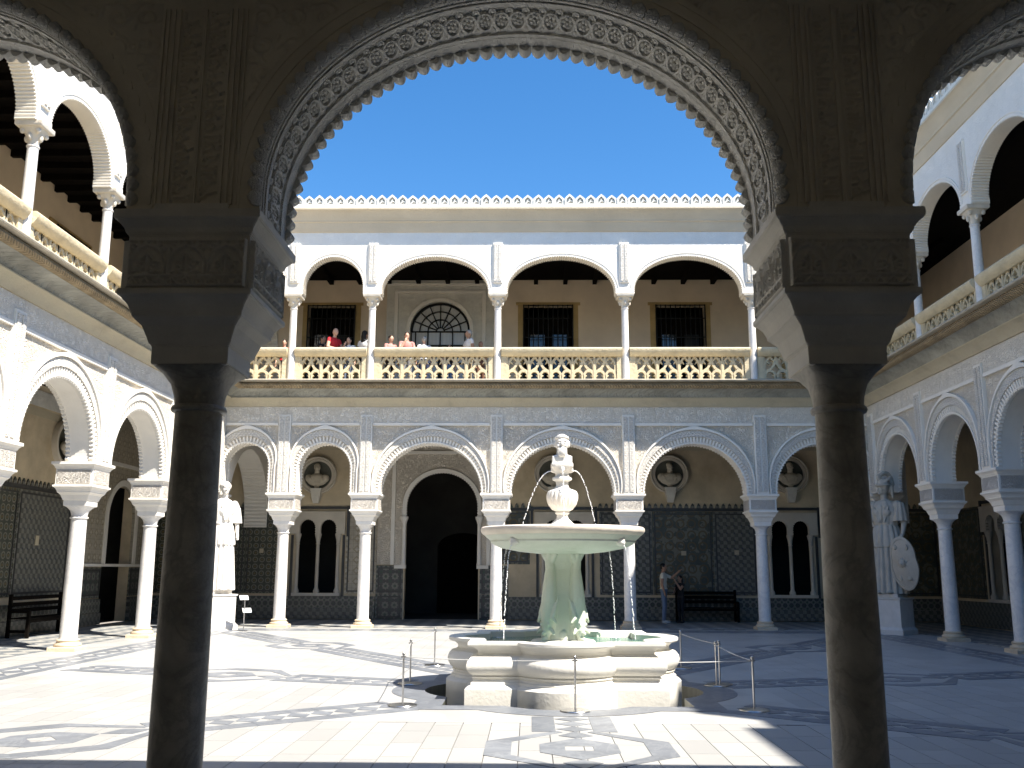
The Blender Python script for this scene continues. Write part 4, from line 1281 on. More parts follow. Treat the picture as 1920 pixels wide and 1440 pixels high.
# ---- inlaid field with the two sunken drains beside the fountain
def outline(s, c, bulge, n=14):
    """square of half side s whose sides swell in a lobe of half width c"""
    pts = []
    rad = (c * c + bulge * bulge) / (2 * bulge); h = rad - bulge; a = math.asin(min(1, c / rad))
    if bulge > c: a = PI - a
    side = [(-s, -s), (-(s + c) / 2, -s)] + [(rad * math.sin(-a + 2 * a * i / n), -s + h - rad * math.cos(-a + 2 * a * i / n)) for i in range(n + 1)] + [((s + c) / 2, -s)]
    for k in range(4):
        co, si = round(math.cos(k * PI / 2)), round(math.sin(k * PI / 2))
        pts += [(x * co - y * si, x * si + y * co) for x, y in side]
    return pts
def fill(name, loops, z, m, parent):
    bm = bmesh.new()
    for lp in loops:
        vs = [bm.verts.new((x, y, z)) for x, y in lp]
        for a, b in zip(vs, vs[1:] + vs[:1]): bm.edges.new((a, b))
    bmesh.ops.triangle_fill(bm, use_beauty=True, edges=bm.edges[:])
    for f in bm.faces:
        if f.normal.z < 0: f.normal_flip()
    me = bpy.data.meshes.new(name); bm.to_mesh(me); bm.free(); me.materials.append(M[m])
    return link(name, me, parent)
sqr = [(FXA, FY - SQ), (FXB, FY - SQ), (FXB, FY + SQ), (FXA, FY + SQ)]
ap = [(FX + x, FY + y) for x, y in outline(1.85, 1.05, .45)]
ch = [(FX + x, FY + y) for x, y in outline(1.50, .76, .36)]
fill('marble_field', [sqr, ap], .0, 'slabs_far', floor)
fill('dark_marble_apron', [ap, ch], .004, 'inlay', floor)
m = MB(); m.loft([[(x, y, .004) for x, y in ch], [(x, y, -.55) for x, y in ch]], cap=False); m.build('drain_wall', M['tiledark'], floor)
m = MB(); m.slab(ch, -.58, -.55); m.build('drain_floor', M['dark'], floor)

# ------------------------------------------------------------------ fountain
ft = empty('fountain', (FX, FY, 0))
tag(ft, 'white marble fountain with lobed basin, round bowl and bust in the courtyard', 'fountain')
prof = [(.10, -.54), (.10, .155), (.085, .17), (.045, .195), (.03, .20), (.03, .225), (.005, .24), (-.005, .275), (.015, .28), (.02, .295), (.0, .305), (.045, .335), (.075, .385), (.085, .43), (.07, .485), (.03, .53), (-.03, .545),
        (-.055, .57), (-.05, .605), (-.02, .635), (.03, .655), (.06, .66), (.07, .675), (.07, .705), (.055, .715), (-.10, .715), (-.13, .70), (-.14, .60), (-.15, .35), (-.3, .34)]
mb = MB(); mb.loft([[(x, y, z) for x, y in outline(1.15 + o, .575 + o * .35, .33 + (0 if o > -.09 else -.02), 18)] for o, z in prof])
mb.build('basin', M['fount'], ft, 30)
mb = MB(); mb.slab(outline(1.15 - .139, .575 - .05, .31, 18), .59, .625); mb.build('water', M['water'], ft)
MB().lathe([(.50, .34), (.50, .56), (.46, .60), (.44, .64), (.42, .66), (.3, .665)], 40).build('pedestal_step', M['fount'], ft, 40)
mb = MB().superloft([(.24, .62, 7), (.205, .75, 7), (.185, 1.0, 7), (.175, 1.35, 7), (.175, 1.6, 6), (.21, 1.74, 4), (.25, 1.84, 3)], 32)
for k in range(4):
    a = PI / 4 + k * PI / 2
    q = lambda r, z, da=0: (r * math.cos(a + da), r * math.sin(a + da), z)
    ch = [(.335, .745, .055), (.32, .82, .088), (.30, .92, .108), (.295, 1.05, .114), (.29, 1.2, .110), (.28, 1.36, .096), (.27, 1.50, .082), (.265, 1.60, .070), (.28, 1.68, .064), (.29, 1.74, .06)]
    for (r0, z0, w0), (r1, z1, w1) in zip(ch[:-1], ch[1:]): mb.cap(q(r0, z0), q(r1, z1), w0, w1)
    for s in (-1, 1):
        mb.cap(q(.27, 1.68), q(.30, 1.81, s * .38), .05, .045); mb.cap(q(.29, 1.70), q(.33, 1.81, s * .12), .045, .042)      # tail fin
        mb.ell(q(.395, .875, s * .17), (.022, .022, .026), 8, 6)                                                              # eyes
        mb.cap(q(.36, 1.0, s * .36), q(.30, 1.22, s * .52), .032, .012); mb.cap(q(.37, .96, s * .34), q(.38, .90, s * .5), .03, .016)   # side fins
        mb.cap(q(.36, .80, s * .30), q(.40, .76, s * .42), .03, .018)
    mb.cap(q(.34, .69), q(.41, .675), .046, .034); mb.cap(q(.35, .775), q(.42, .755), .042, .026)                         # jaws
    b = a + PI / 4
    mb.cap((.19 * math.cos(b), .19 * math.sin(b), .70), (.19 * math.cos(b), .19 * math.sin(b), .74), .075, .06)             # shell between the heads
mb.v = [(v[0] * .93, v[1] * .93, v[2]) for v in mb.v]
link('dolphin_pedestal', fuse(mb, 'dolphin_pedestal', M['fgreen'], .0105, 1), ft)
MB().lathe([(.27, 1.80), (.60, 1.835), (.86, 1.885), (.965, 1.935), (.985, 1.955), (1.00, 1.96), (1.00, 1.985), (1.01, 1.99), (1.045, 2.02), (1.075, 2.05)], 72).build('bowl', M['fgreen'], ft, 30)
mb = MB().lathe([(1.0, 2.045), (1.08, 2.052), (1.12, 2.085), (1.135, 2.12), (1.13, 2.15), (1.11, 2.165), (1.05, 2.165), (1.0, 2.12), (.6, 2.07), (.1, 2.06)], 72)
mb.build('bowl_lip', M['lip'], ft, 40)
for k in range(4):
    a = PI / 4 + k * PI / 2 + .06
    m = MB(); c = (.975 * math.cos(a), .975 * math.sin(a), 1.955)
    m.ell(c, (.075, .075, .05)); m.ell((c[0] * 1.05, c[1] * 1.05, 1.94), (.035, .035, .03)); m.ell((c[0] * 1.03, c[1] * 1.03, 1.985), (.05, .05, .025)); m.cap((c[0] * 1.0, c[1] * 1.0, 1.915), (c[0] * 1.06, c[1] * 1.06, 1.91), .02, .016)
    link('lion_mask', fuse(m, 'lion_mask', M['fount'], .010, 1), ft)
def gad(a, z): return 1 + (.08 * abs(math.sin(a * 10)) - .035 if 2.385 < z < 2.69 else 0)
MB().lathe([(.02, 2.06), (.19, 2.07), (.20, 2.14), (.19, 2.20), (.14, 2.235), (.085, 2.29), (.075, 2.34), (.10, 2.36), (.10, 2.375), (.085, 2.385), (.14, 2.415), (.19, 2.48), (.213, 2.56), (.213, 2.62), (.195, 2.665), (.16, 2.685), (.12, 2.70),
            (.095, 2.72), (.085, 2.76), (.088, 2.80), (.115, 2.815), (.138, 2.825), (.138, 2.85), (.115, 2.865), (.095, 2.875), (.095, 2.91), (.02, 2.91)], 80, rf=gad).build('urn', M['fount'], ft, 35)
mb = MB().superloft([(.085, 2.90, 3), (.10, 2.93, 4), (.125, 2.965, 6), (.153, 3.00, 8), (.157, 3.04, 8), (.145, 3.06, 8)], 28)
for k in range(4):
    a = k * PI / 2
    mb.ell((.11 * math.cos(a), .11 * math.sin(a), 2.975), (.05, .05, .055)); mb.ell((.145 * math.cos(a), .145 * math.sin(a), 2.95), (.02, .02, .02), 8, 6)
link('mask_collar', fuse(mb, 'mask_collar', M['fount'], .008, 1), ft)
mb = MB(); mb.box(-.125, .125, -.085, .085, 3.14, 3.235); mb.ell((0, 0, 3.235), (.125, .085, .03)); mb.cap((0, 0, 3.2), (0, 0, 3.33), .07, .065)
mb.ell((0, -.005, 3.40), (.083, .10, .112))
for s in (-1, 1):
    mb.ell((s * .033, -.088, 3.395), (.020, .018, .012), 8, 6); mb.ell((s * .035, -.092, 3.425), (.030, .016, .010), 8, 6); mb.ell((s * .045, -.075, 3.36), (.028, .03, .026), 8, 6); mb.ell((s * .088, .0, 3.39), (.016, .028, .045), 8, 6)
mb.cap((0, -.098, 3.43), (0, -.118, 3.375), .012, .018); mb.ell((0, -.10, 3.337), (.03, .018, .010), 8, 6); mb.ell((0, -.085, 3.285), (.058, .045, .062))
for k in range(9): mb.cap((-.05 + k * .0125, -.115, 3.325), (-.045 + k * .011, -.108, 3.24), .008, .006, 6)
for k in range(16):
    t = PI * k / 15; mb.ell((.080 * math.cos(t), -.01 - .078 * math.sin(t), 3.462 + .012 * math.sin(t)), (.013, .014, .020), 8, 5)
mb.ell((0, .015, 3.435), (.088, .10, .088))
mb.v = [(v[0] * 1.12, v[1] * 1.12, 3.045 + (v[2] - 3.14) * 1.14) for v in mb.v]
link('bearded_bust', fuse(mb, 'bearded_bust', M['fount'], .0065, 1), ft)
def jet(p0, v, z_end, breakup, seed, name='water_jet', r=.008):
    rnd = random.Random(seed); m = MB(); pts = []; t = 0
    p0, v = Vector(p0), Vector(v)
    while True:
        p = p0 + v * t + Vector((0, 0, -4.9 * t * t))
        if p.z < z_end: break
        pts.append(p); t += .008
    n = len(pts); k = int(n * breakup)
    if k > 3: m.tube(pts[:k], [r * 1.25 - r * .35 * i / k for i in range(k)], 6)
    i = k
    while i < n - 2:
        d = pts[i + 1] - pts[i]; q = d.to_track_quat('Z', 'Y').to_matrix()
        j = Vector((rnd.uniform(-1, 1), rnd.uniform(-1, 1), 0)) * .006
        m.ell(pts[i] + j, (r * rnd.uniform(.75, 1.1), r * rnd.uniform(.75, 1.1), d.length * rnd.uniform(.45, .85)), 6, 5, q)
        i += 1 if rnd.random() < .8 else 2
    tag(m.build(name, M['drop'], ft, 180), kind='stuff')
jet((-.15, 0, 2.95), (-1.02, -.05, .02), 2.14, .45, 1); jet((.15, 0, 2.95), (.72, -.02, .32), 2.14, .35, 2); jet((0, -.15, 2.95), (.04, -.35, .1), 2.14, .2, 3)
for k in range(4):
    a = PI / 4 + k * PI / 2 + .06
    jet((1.04 * math.cos(a), 1.04 * math.sin(a), 1.905), (.30 * math.cos(a), .30 * math.sin(a), 0), .63, .08, 10 + k)
for k in range(4):
    a = PI / 4 + k * PI / 2 + .06; c = (1.19 * math.cos(a), 1.19 * math.sin(a)); m = MB()
    for i in range(14):
        r = random.uniform(.0, .11); t = random.uniform(0, 6.28); m.ell((c[0] + r * math.cos(t), c[1] + r * math.sin(t), .63), (random.uniform(.012, .03), random.uniform(.012, .03), .012), 6, 4)
    tag(m.build('splash', M['drop'], ft, 180), kind='stuff')

# ------------------------------------------------------------------ rope barrier
POST = MB().lathe([(.012, .01), (.012, .575), (.018, .58), (.018, .60), (.010, .61)], 12).mesh('post', M['steel'], 40)
DISC = MB().lathe([(.17, 0), (.175, .006), (.17, .014), (.08, .024), (.02, .028)], 32).mesh('base', M['steel'], 40)
HOOK = MB().box(-.03, .03, -.008, .008, .548, .566).mesh('cord_clip', M['steel'])
ST = [(-1.51, 11.68, .006, 'steel barrier post in front of the basin at its left corner'), (-1.69, 13.83, .006, 'steel barrier post beside the basin on the left'), (-1.61, 16.5, .001, 'steel barrier post behind the basin on the left'),
      (.52, 11.33, .006, 'steel barrier post centred in front of the basin'), (2.60, 11.50, .001, 'steel barrier post in the shade at the right front'), (2.62, 13.85, .006, 'left one of two close steel posts beside the basin on the right'),
      (2.70, 14.02, .001, 'right one of two close steel posts beside the basin on the right'), (2.50, 16.25, .001, 'steel barrier post behind the basin on the right')]
for x, y, z, lab in ST:
    o = empty('barrier_post', (x, y, z)); tag(o, lab, 'barrier post', 'steel posts round the fountain')
    link('base', DISC, o); link('post', POST, o); link('cord_clip', HOOK, o)
def cordp(a, b, lab, sag=.02):
    A, B = Vector(ST[a][:3]) + Vector((0, 0, .557)), Vector(ST[b][:3]) + Vector((0, 0, .557))
    m = MB().tube([A + (B - A) * (i / 14) - Vector((0, 0, sag * math.sin(PI * i / 14))) for i in range(15)], .0055, 6)
    o = m.build('barrier_rope', M['cord'], None, 60); tag(o, lab, 'cord', 'cords of the fountain barrier')
cordp(0, 3, 'thin cord across the front left of the basin'); cordp(3, 4, 'thin cord across the front right of the basin'); cordp(0, 1, 'thin cord from the left front post to the left middle post'); cordp(1, 2, 'thin cord along the left side towards the back post')
cordp(4, 5, 'thin cord from the right front post to the close pair'); cordp(6, 7, 'thin cord from the close pair to the right back post'); cordp(2, 7, 'thin cord running behind the basin')

# ------------------------------------------------------------------ statues on pedestals
def pedestal(x, y, rz, lab):
    o = empty('pedestal', (x, y, 0), rz); tag(o, lab, 'pedestal', 'statue pedestals in the corners')
    o.scale = (.82, .82, 1)
    MB().sqloft([(.54, 0), (.54, .12), (.52, .14), (.49, .17), (.475, .19)]).build('plinth', M['statue'], o)
    MB().sqloft([(.468, .185), (.468, .86)]).build('dado', M['statue'], o)
    MB().sqloft([(.47, .862), (.50, .88), (.51, .92), (.40, .925)]).build('cap', M['statue'], o)
    MB().box(-.36, .36, -.36, .36, .926, 1.02).build('statue_plinth', M['statue'], o)
pedestal(-8.30, 25.4, R(45), 'sunlit white pedestal under the draped statue at the left')
pedestal(9.35, 25.2, R(-45), 'shaded grey pedestal under the helmeted statue at the right')
def pleat(n, amp, ph=0.0, jit=3):
    r = random.Random(jit); w = [r.uniform(.4, 1.3) for _ in range(n + 1)]
    def f(a, z):
        k = a * n / (2 * PI) + ph
        return 1 + amp * (w[int(k) % n]) * (abs(math.sin(PI * k)) ** .7 - .5)
    return f
def draped(mb, s=1.0):
    mb.lathe([(.43, 0), (.42, .15), (.39, .5), (.36, .9), (.33, 1.2), (.30, 1.45)], 150, (0, 0, .0), 1.0, .82, pleat(17, .27))
    mb.lathe([(.385, 1.18), (.38, 1.3), (.345, 1.5), (.30, 1.68), (.27, 1.74)], 120, (0, 0, 0), 1.0, .80, pleat(14, .20, .3, 5))
    mb.lathe([(.275, 1.70), (.31, 1.80), (.345, 1.95), (.36, 2.10), (.33, 2.25), (.22, 2.36), (.10, 2.42)], 120, (0, 0, 0), 1.0, .72, pleat(11, .13, .6, 9))
    for q in (-1, 1):
        mb.ell((q * .13, -.20, 2.06), (.11, .09, .11)); mb.ell((q * .14, -.33, .03), (.07, .14, .05))
    mb.cap((0, 0, 2.32), (0, -.03, 2.52), .095, .085)
    for i in range(5):
        t = -.8 + .4 * i; mb.cap((.30 * math.sin(t) * .9, -.24, 2.22 - .03 * abs(t)), (.12 * math.sin(t), -.27, 1.82), .02, .014)
def headp(mb, cz, turn=0.0, cx=0.0):
    r = Matrix.Rotation(turn, 3, 'Z'); P = lambda x, y, z: (Vector((cx, -.03, cz)) + r @ Vector((x, y, z)))
    mb.ell(P(0, 0, 0), (.125, .15, .175), rot=r); mb.ell(P(0, -.06, -.09), (.085, .09, .09), rot=r)
    mb.cap(P(0, -.145, .03), P(0, -.17, -.045), .018, .026)
    for s in (-1, 1):
        mb.ell(P(s * .05, -.125, .035), (.042, .03, .016), rot=r); mb.ell(P(s * .06, -.11, -.04), (.04, .04, .04)); mb.ell(P(s * .125, .02, -.01), (.02, .04, .055)); mb.ell(P(s * .11, .02, .05), (.05, .11, .09))
    mb.ell(P(0, -.145, -.085), (.04, .02, .012)); mb.ell(P(0, -.135, -.13), (.04, .035, .03))
    return P
# left: draped figure in a close helmet
mb = MB(); draped(mb)
P = headp(mb, 2.68, -.25)
mb.ell(P(0, .02, .07), (.145, .165, .13)); mb.lathe([(.15, .03), (.165, .04), (.16, .07)], 24, (P(0, 0, 0).x, P(0, 0, 0).y, P(0, 0, 0).z + .02))
for s in (-1, 1):
    mb.ell((s * .34, 0, 2.22), (.12, .14, .15)); mb.cap((s * .38, -.02, 2.2), (s * .43, -.03, 1.85), .105, .085); mb.lathe([(.17, 0), (.14, .2), (.10, .42)], 40, (s * .41, -.02, 1.76), 1, 1, pleat(9, .15, 0, 4))
mb.cap((.43, -.03, 1.85), (.41, -.12, 1.52), .072, .052); mb.ell((.41, -.15, 1.44), (.045, .05, .085))
for i in range(4): mb.cap((.39 + .018 * i, -.16, 1.40), (.39 + .015 * i, -.175, 1.31 + .01 * (i % 2)), .014, .011, 6)
mb.cap((.37, -.17, 1.44), (.365, -.20, 1.37), .015, .012, 6)
mb.cap((-.43, -.03, 1.85), (-.36, -.34, 1.72), .072, .05); mb.ell((-.33, -.40, 1.72), (.05, .07, .04))
o = link('statue', fuse(mb, 'draped_statue', M['statue'], .012, 0), None, (-8.22, 25.36, 1.02), (0, 0, R(45)), (.9, .9, 1))
tag(o, 'bright white draped statue on a pedestal, half hidden by the left foreground column', 'statue')
# right: helmeted figure resting a hand on an oval shield
root = empty('statue', (9.35, 25.2, 1.02), R(-45)); tag(root, 'grey helmeted statue resting a hand on an oval shield in the right corner', 'statue')
mb = MB(); draped(mb)
P = headp(mb, 2.70, -.45)
for s in (-1, 1): mb.ell((s * .34, 0, 2.24), (.13, .15, .15))
mb.lathe([(.20, 0), (.17, .2), (.11, .48)], 50, (.41, -.02, 1.84), 1, 1, pleat(9, .18, 0, 4))
mb.cap((.42, -.02, 2.1), (.50, -.04, 1.80), .10, .082); mb.cap((.50, -.04, 1.80), (.53, -.24, 1.52), .075, .052); mb.ell((.53, -.29, 1.47), (.05, .07, .035))
for i in range(4): mb.cap((.495 + .024 * i, -.31, 1.465), (.49 + .026 * i, -.385, 1.42 - .012 * abs(i - 1.5)), .016, .012, 6)
mb.cap((.475, -.27, 1.46), (.455, -.33, 1.42), .016, .013, 6)
mb.lathe([(.20, 0), (.17, .2), (.11, .48)], 50, (-.41, -.02, 1.84), 1, 1, pleat(9, .18, 0, 6))
mb.cap((-.42, -.02, 2.1), (-.55, -.10, 1.85), .10, .08); mb.cap((-.55, -.10, 1.85), (-.62, -.35, 2.05), .072, .05); mb.ell((-.63, -.40, 2.09), (.05, .05, .07))
link('figure', fuse(mb, 'helmeted_figure', M['statuegrey'], .012, 0), root)
mb = MB()
mb.ell(P(0, .03, .12), (.165, .20, .16)); mb.lathe([(.17, .0), (.20, .01), (.19, .05)], 30, (P(0, 0, 0).x, P(0, -.02, 0).y, P(0, 0, .06).z))
crest = [P(0, -.12, .27), P(0, -.06, .36), P(0, .05, .42), P(0, .17, .40), P(0, .27, .28), P(0, .30, .12)]
for a, b in zip(crest[:-1], crest[1:]): mb.cap(a, b, .06, .06)
for s in (-1, 1): mb.cap(P(s * .13, 0, .18), P(s * .19, .10, .30), .05, .02); mb.cap(P(s * .12, .16, .05), P(s * .11, .2, -.22), .06, .04)
mb.ell(P(0, -.13, .33), (.05, .06, .06))
link('helmet', fuse(mb, 'helmet', M['statuegrey'], .015, 1), root)
sh = MB(); n = 48
def so(k):
    pts = []
    for i in range(n):
        t = 2 * PI * i / n; w = .375 * (1 - .10 * math.exp(-(math.sin(t) - .15) ** 2 / .05) * (abs(math.cos(t)) > .3)); pts.append((k * w * math.cos(t), k * .68 * math.sin(t)))
    return pts
sh.loft([[(x, -d, z) for x, z in so(k)] for k, d in ((.98, -.03), (1.0, 0), (1.0, .03), (.90, .045), (.88, .03), (.6, .07), (.3, .10), (.02, .11))])
shield = sh.build('shield', M['statuegrey'], root, 40, loc=(.56, -.34, .76), rot=(R(6), R(-4), R(-6)))
gb = MB(); gb.ell((0, -.12, .02), (.09, .06, .11)); gb.ell((0, -.18, 0), (.02, .03, .03))
for i in range(10):
    t = 2 * PI * i / 10; gb.cap((.09 * math.cos(t), -.10, .02 + .11 * math.sin(t)), (.17 * math.cos(t + .3), -.09, .02 + .19 * math.sin(t + .3)), .022, .010, 6)
gb.ell((.16, -.07, .40), (.05, .03, .09)); gb.ell((-.15, -.07, .42), (.06, .03, .07)); gb.ell((.1, -.07, -.38), (.07, .03, .06)); gb.ell((-.13, -.07, -.35), (.05, .03, .09))
link('shield_mask', fuse(gb, 'shield_mask', M['statuegrey'], .012, 1), shield)

# ------------------------------------------------------------------ busts in the roundels
def bust_mesh(seed):
    r = random.Random(seed); mb = MB()
    mb.lathe([(.10, -.48), (.11, -.44), (.07, -.40), (.065, -.36), (.10, -.34)], 20)
    mb.ell((0, 0, -.17), (.30, .13, .18)); mb.ell((0, -.03, -.10), (.24, .14, .15))
    for s in (-1, 1): mb.ell((s * .24, 0, -.10), (.12, .11, .13))
    mb.cap((0, 0, -.02), (0, -.03, .12), .085, .075)
    tn = r.uniform(-.5, .5); q = Matrix.Rotation(tn, 3, 'Z'); P = lambda x, y, z: Vector((0, -.03, .22)) + q @ Vector((x, y, z))
    mb.ell(P(0, 0, 0), (.085, .105, .13), rot=q); mb.cap(P(0, -.10, .02), P(0, -.12, -.03), .012, .018)
    for s in (-1, 1): mb.ell(P(s * .035, -.09, .03), (.03, .02, .012), rot=q); mb.ell(P(s * .085, .01, 0), (.015, .025, .035)); mb.ell(P(s * .045, -.07, -.03), (.03, .03, .03))
    mb.ell(P(0, .02, .06), (.095, .11, .09)); mb.ell(P(0, -.085, -.095), (.035, .03, .03))
    if seed % 2: mb.ell(P(0, -.07, -.10), (.055, .05, .06))
    for i in range(9): mb.cap((-.22 + i * .055, -.14, -.06 - .04 * (i % 2)), (-.12 + i * .03, -.13, -.27), .014, .010, 6)
    return fuse(mb, 'bust', M['bust'], .013, 1)
BU = [bust_mesh(k) for k in range(3)]
for i, (x, z) in enumerate(FAR_ROUND):
    o = link('bust', BU[i % 3], None, (x, GF - .17, z + .0), (0, 0, 0), (1.1, 1, 1.05))
    tag(o, ['marble bust in the roundel above the left twin window', 'marble bust in the roundel half hidden behind the fountain bust', 'marble bust in the roundel right of the fountain above the standing people', 'marble bust in the shaded roundel at the far right'][i], 'bust', 'busts in gallery roundels')
o = link('bust', BU[1], None, (GL + .17, 24.5, 4.8), (0, 0, R(90)), (1.1, 1, 1.05)); tag(o, 'marble bust in the roundel on the left gallery wall', 'bust', 'busts in gallery roundels')
o = link('bust', BU[2], None, (GR - .17, 24.6, 4.7), (0, 0, R(-90)), (1.1, 1, 1.05)); tag(o, 'marble bust in the dark roundel on the right gallery wall', 'bust', 'busts in gallery roundels')

# ------------------------------------------------------------------ benches, sign, wall vents
def bench(x, y, rz, L, lab):
    o = empty('bench', (x, y, 0), rz); tag(o, lab, 'bench', 'dark gallery benches')
    for s in (-1, 1):
        m = MB(); xx = s * (L / 2 - .08)
        m.box(xx - .035, xx + .035, -.27, -.20, 0, .62); m.box(xx - .035, xx + .035, .18, .25, 0, .98); m.box(xx - .033, xx + .033, -.199, .179, .56, .62); m.box(xx - .03, xx + .03, -.199, .179, .12, .18)
        m.build('side_frame', M['wood'], o)
    for k in range(4): MB().box(-L / 2 + .03, L / 2 - .03, -.26 + k * .115, -.16 + k * .115, .42, .45).build('seat_slat', M['wood'], o)
    for k in range(3): MB().box(-L / 2 + .118, L / 2 - .118, .20, .23, .56 + k * .14, .65 + k * .14).build('back_slat', M['wood'], o)
    MB().box(-L / 2 + .118, L / 2 - .118, -.24, -.21, .34, .415).build('apron', M['wood'], o)
bench(-11.72, 23.2, R(90), 2.5, 'dark wooden bench against the tiled left gallery wall')
bench(5.55, 30.45, 0, 2.0, 'dark wooden bench behind the two people against the far wall')
o = empty('sign_stand', (-7.40, 25.0, 0), R(20)); tag(o, 'small steel stand with two tilted white panels beside the left pedestal', 'sign')
MB().lathe([(.11, 0), (.11, .01), (.02, .02)], 20).build('base', M['steel'], o); MB().lathe([(.014, .015), (.014, .86)], 10).build('post', M['steel'], o)
for z, x in ((.84, -.03), (.52, .06)):
    MB().box(-.11, .11, -.085, .085, -.006, .006).build('panel', M['signwhite'], o, loc=(x, -.03, z), rot=(R(38), 0, R(8)))
for x, z, w in ((-8.72, 2.15, .13), (4.95, 2.12, .16), (6.65, 2.15, .14)): MB().box(x - w / 2, x + w / 2, D - .05, D - .028, z - .07, z + .07).build('wall_vent', M['tan'], far)
for x, z, w in ((23.55, 2.25, .16), (21.2, 2.2, .3)): MB().box(x - w / 2, x + w / 2, DL - .05, DL - .028, z - .12, z + .12).build('wall_vent', M['tan'], left)

# ------------------------------------------------------------------ people
def plain(name, c, r=.8): return material(name, c, r, .08, 6)
SKIN = {'fair': plain('fair_skin', (.58, .36, .26), .55), 'tan': plain('tanned_skin', (.40, .23, .15), .55)}
CL = {'red': (.52, .03, .04), 'white': (.78, .77, .76), 'black': (.015, .015, .018), 'jeans': (.16, .21, .30), 'cream': (.70, .66, .54), 'grey': (.30, .30, .31), 'pinkprint': (.52, .25, .22), 'navy': (.03, .04, .09), 'blue': (.16, .30, .55), 'khaki': (.38, .32, .22), 'brown': (.18, .09, .06)}
CLM = {k: plain('cloth_' + k, v) for k, v in CL.items()}
HAIR = {'black': plain('black_hair', (.012, .010, .009), .5), 'brown': plain('brown_hair', (.05, .03, .02), .5), 'grey': plain('grey_hair', (.38, .37, .35), .6)}
SHOE = plain('dark_shoes', (.03, .03, .03)); SHOEW = plain('pale_shoes', (.5, .5, .48))
def arm_pose(kind, s):
    """elbow, wrist, hand direction for the side s (figure faces -y)"""
    d = {'hang': ((s * .25, .02, 1.14), (s * .25, -.06, .90), (0, -.2, -1)), 'rail': ((s * .28, -.08, 1.17), (s * .17, -.33, 1.13), (0, -1, -.1)),
         'face': ((s * .22, -.16, 1.16), (s * .07, -.20, 1.44), (-s * .4, .2, 1)), 'camera': ((s * .26, -.20, 1.25), (s * .08, -.30, 1.55), (-s * .5, -.2, 1)),
         'point': ((s * .12, -.24, 1.33), (s * .06, -.44, 1.50), (0, -.75, .7)), 'hold': ((s * .24, -.10, 1.15), (s * .06, -.28, 1.08), (-s * .6, -.6, .1)), 'fold': ((s * .24, -.08, 1.16), (-s * .02, -.22, 1.20), (-s * 1, 0, .1))}
    return d[kind]
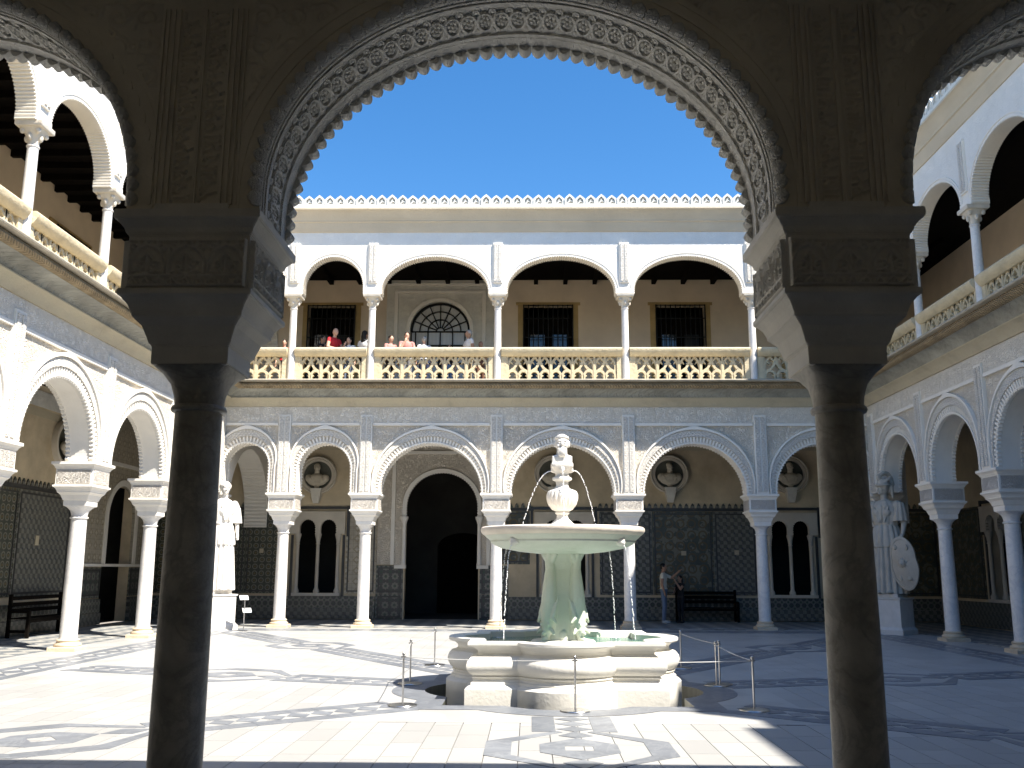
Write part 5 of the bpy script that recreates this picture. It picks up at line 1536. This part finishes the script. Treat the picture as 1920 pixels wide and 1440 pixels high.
def person(x, y, z, rz, h, shirt, pants, hair, label, arms=('hang', 'hang'), sleeve='short', skin='fair', hairlen='short', lean=0.0, shoe=None, group=None, voxel=.014):
    k = (h - (.05 if z > 1 else 0)) / 1.75; mb = MB(); fore = []
    legs = []
    for s in (-1, 1):
        mb.cap((s * .09, 0, .93), (s * .10, -.015, .50), .088, .062); mb.cap((s * .10, -.015, .50), (s * .105, .02, .10), .060, .044); mb.ell((s * .11, -.05, .045), (.045, .13, .042))
        e, w, hd = (Vector(q) for q in arm_pose(arms[0 if s < 0 else 1], s))
        sh = Vector((s * .185, 0, 1.42))
        mb.cap(sh, e, .056, .044); mb.cap(e, w, .043, .030)
        hd = hd.normalized(); sd = hd.cross(Vector((0, 0, 1)) if abs(hd.z) < .9 else Vector((0, 1, 0))).normalized()
        p = w + hd * .055
        mb.cap(w, p, .030, .032); mb.cap(p - sd * .018, p + sd * .018, .026, .026)
        for i in range(4):
            o = p + sd * (-.027 + .018 * i) + hd * .02; L = (.055, .068, .064, .05)[i]
            n_ = sd.cross(hd); mb.cap(o, o + hd * L * .6 - n_ * .006, .0095, .009, 8); mb.cap(o + hd * L * .6 - n_ * .006, o + hd * L - n_ * .022, .009, .008, 8)
        mb.cap(w + hd * .03 + sd * .025, w + hd * .07 + sd * .05, .011, .009, 8)
        fore.append((sh, e, w, p + hd * .09))
    mb.ell((0, 0, .98), (.165, .12, .13)); mb.ell((0, .005, 1.15), (.150, .105, .20)); mb.ell((0, 0, 1.32), (.175, .115, .17))
    for s in (-1, 1): mb.ell((s * .15, .0, 1.42), (.085, .07, .06))
    mb.cap((0, .01, 1.44), (0, -.01, 1.57), .056, .050)
    mb.ell((0, -.015, 1.645), (.073, .092, .112)); mb.ell((0, -.045, 1.585), (.048, .055, .05)); mb.cap((0, -.10, 1.66), (0, -.118, 1.63), .010, .014, 8)
    for s in (-1, 1): mb.ell((s * .074, .0, 1.64), (.012, .022, .03), 8, 6); mb.ell((s * .03, -.088, 1.665), (.018, .012, .008), 8, 5)
    mb.ell((0, -.098, 1.597), (.022, .012, .007), 8, 5)
    if lean:
        q = Matrix.Rotation(lean, 3, 'X')
        mb.v = [tuple((q @ (Vector(v) - Vector((0, 0, .95))) + Vector((0, 0, .95)))) if v[2] > .9 else v for v in mb.v]
        fore = [tuple(q @ (p - Vector((0, 0, .95))) + Vector((0, 0, .95)) for p in f) for f in fore]
        back = Matrix.Rotation(-lean, 3, 'X')
    def seg(p, a, b):
        e = b - a; t = max(0, min(1, (p - a).dot(e) / e.length_squared)); return (p - a - e * t).length
    def pick(c):
        p = Vector(c)
        for sh, e, w, t in fore:
            if seg(p, w, t) < .05: return 0
            d = seg(p, e, w)
            if d < .05: return 0 if sleeve == 'short' else 1
            if sleeve == 'short' and seg(p, (sh + e) / 2, e) < .056 and abs(p.x) > .19: return 0
        u = back @ (p - Vector((0, 0, .95))) + Vector((0, 0, .95)) if lean else p
        if u.z > 1.485 and abs(u.x) < .105: return 0
        if u.z < .085: return 3
        return 2 if u.z < 1.0 else 1
    me = fuse(mb, 'person', [SKIN[skin], CLM[shirt], CLM[pants], shoe or SHOE], voxel, 1, pick)
    o = link('person', me, None, (x, y, z), (0, 0, rz), (k, k, k)); tag(o, label, 'person', group)
    if hair != 'bald':
        hb = MB(); hb.ell((0, .008, 1.668), (.082, .098, .100), 20, 14)
        def drop(v): return v[1] < -.035 and v[2] < 1.695
        if hairlen == 'long': hb.ell((0, .055, 1.55), (.082, .055, .15)); hb.ell((0, .06, 1.44), (.09, .05, .09))
        if hairlen == 'tied': hb.ell((0, .10, 1.66), (.04, .045, .05))
        keep = [f for f in hb.f if not all(drop(hb.v[i]) for i in f)]
        if lean: hb.v = [tuple(q @ (Vector(v) - Vector((0, 0, .95))) + Vector((0, 0, .95))) for v in hb.v]
        m2 = MB(); m2.v = hb.v; m2.f = keep; m2.m = [0] * len(keep)
        m2.build('hair', HAIR[hair], o, 180)
    return o
UG = 'visitors behind the upper balustrade'
person(-7.35, 27.35, ZU, R(0), 1.56, 'red', 'black', 'black', 'dark haired visitor seen just over the leftmost upper balustrade', ('hang', 'hang'), group=UG)
person(-6.30, 27.75, ZU, R(70), 1.78, 'black', 'navy', 'black', 'dark haired visitor in black behind the red shirted man', ('camera', 'hang'), skin='tan', group=UG)
person(-5.90, 27.35, ZU, R(55), 1.90, 'red', 'khaki', 'bald', 'bald man in a red shirt at the upper balustrade', ('rail', 'rail'), group=UG, lean=.12)
person(-5.42, 27.4, ZU, R(-15), 1.64, 'white', 'jeans', 'black', 'dark haired visitor in white between the red shirted man and the column', ('face', 'hang'), group=UG)
person(-4.95, 27.4, ZU, R(150), 1.84, 'white', 'black', 'black', 'long haired woman in a white top with her back turned by the upper column', ('hang', 'hang'), hairlen='long', skin='tan', group=UG)
person(-4.16, 27.35, ZU, R(40), 1.68, 'pinkprint', 'black', 'brown', 'woman in a red patterned top leftmost in front of the fanlight', ('hold', 'hang'), hairlen='tied', group=UG)
person(-3.68, 27.35, ZU, R(15), 1.78, 'pinkprint', 'grey', 'brown', 'woman holding a hand to her mouth in front of the fanlight', ('face', 'fold'), hairlen='short', group=UG)
person(-3.16, 27.4, ZU, R(200), 1.66, 'white', 'navy', 'grey', 'grey haired visitor in white with back turned before the fanlight', ('hang', 'hang'), group=UG)
person(-2.46, 27.8, ZU, R(30), 1.50, 'black', 'blue', 'black', 'short dark haired visitor barely showing over the rail before the fanlight', ('hang', 'hang'), group=UG)
person(-1.83, 27.4, ZU, R(-60), 1.86, 'white', 'khaki', 'grey', 'grey haired man in a white shirt right of the fanlight', ('rail', 'hang'), group=UG, skin='tan')
person(-1.50, 27.75, ZU, R(40), 1.60, 'brown', 'brown', 'bald', 'bald dark clothed visitor beside the white shirted man', ('hang', 'hang'), skin='tan', group=UG)
person(4.08, 29.55, 0, R(75), 1.78, 'cream', 'jeans', 'black', 'man in a cream shirt and jeans raising an arm in the far gallery', ('hang', 'point'), skin='tan', shoe=SHOEW, voxel=.012)
person(4.62, 29.75, 0, R(-60), 1.42, 'black', 'black', 'black', 'shorter person in black standing beside the man in jeans', ('hold', 'camera'), skin='tan', hairlen='long', voxel=.012)
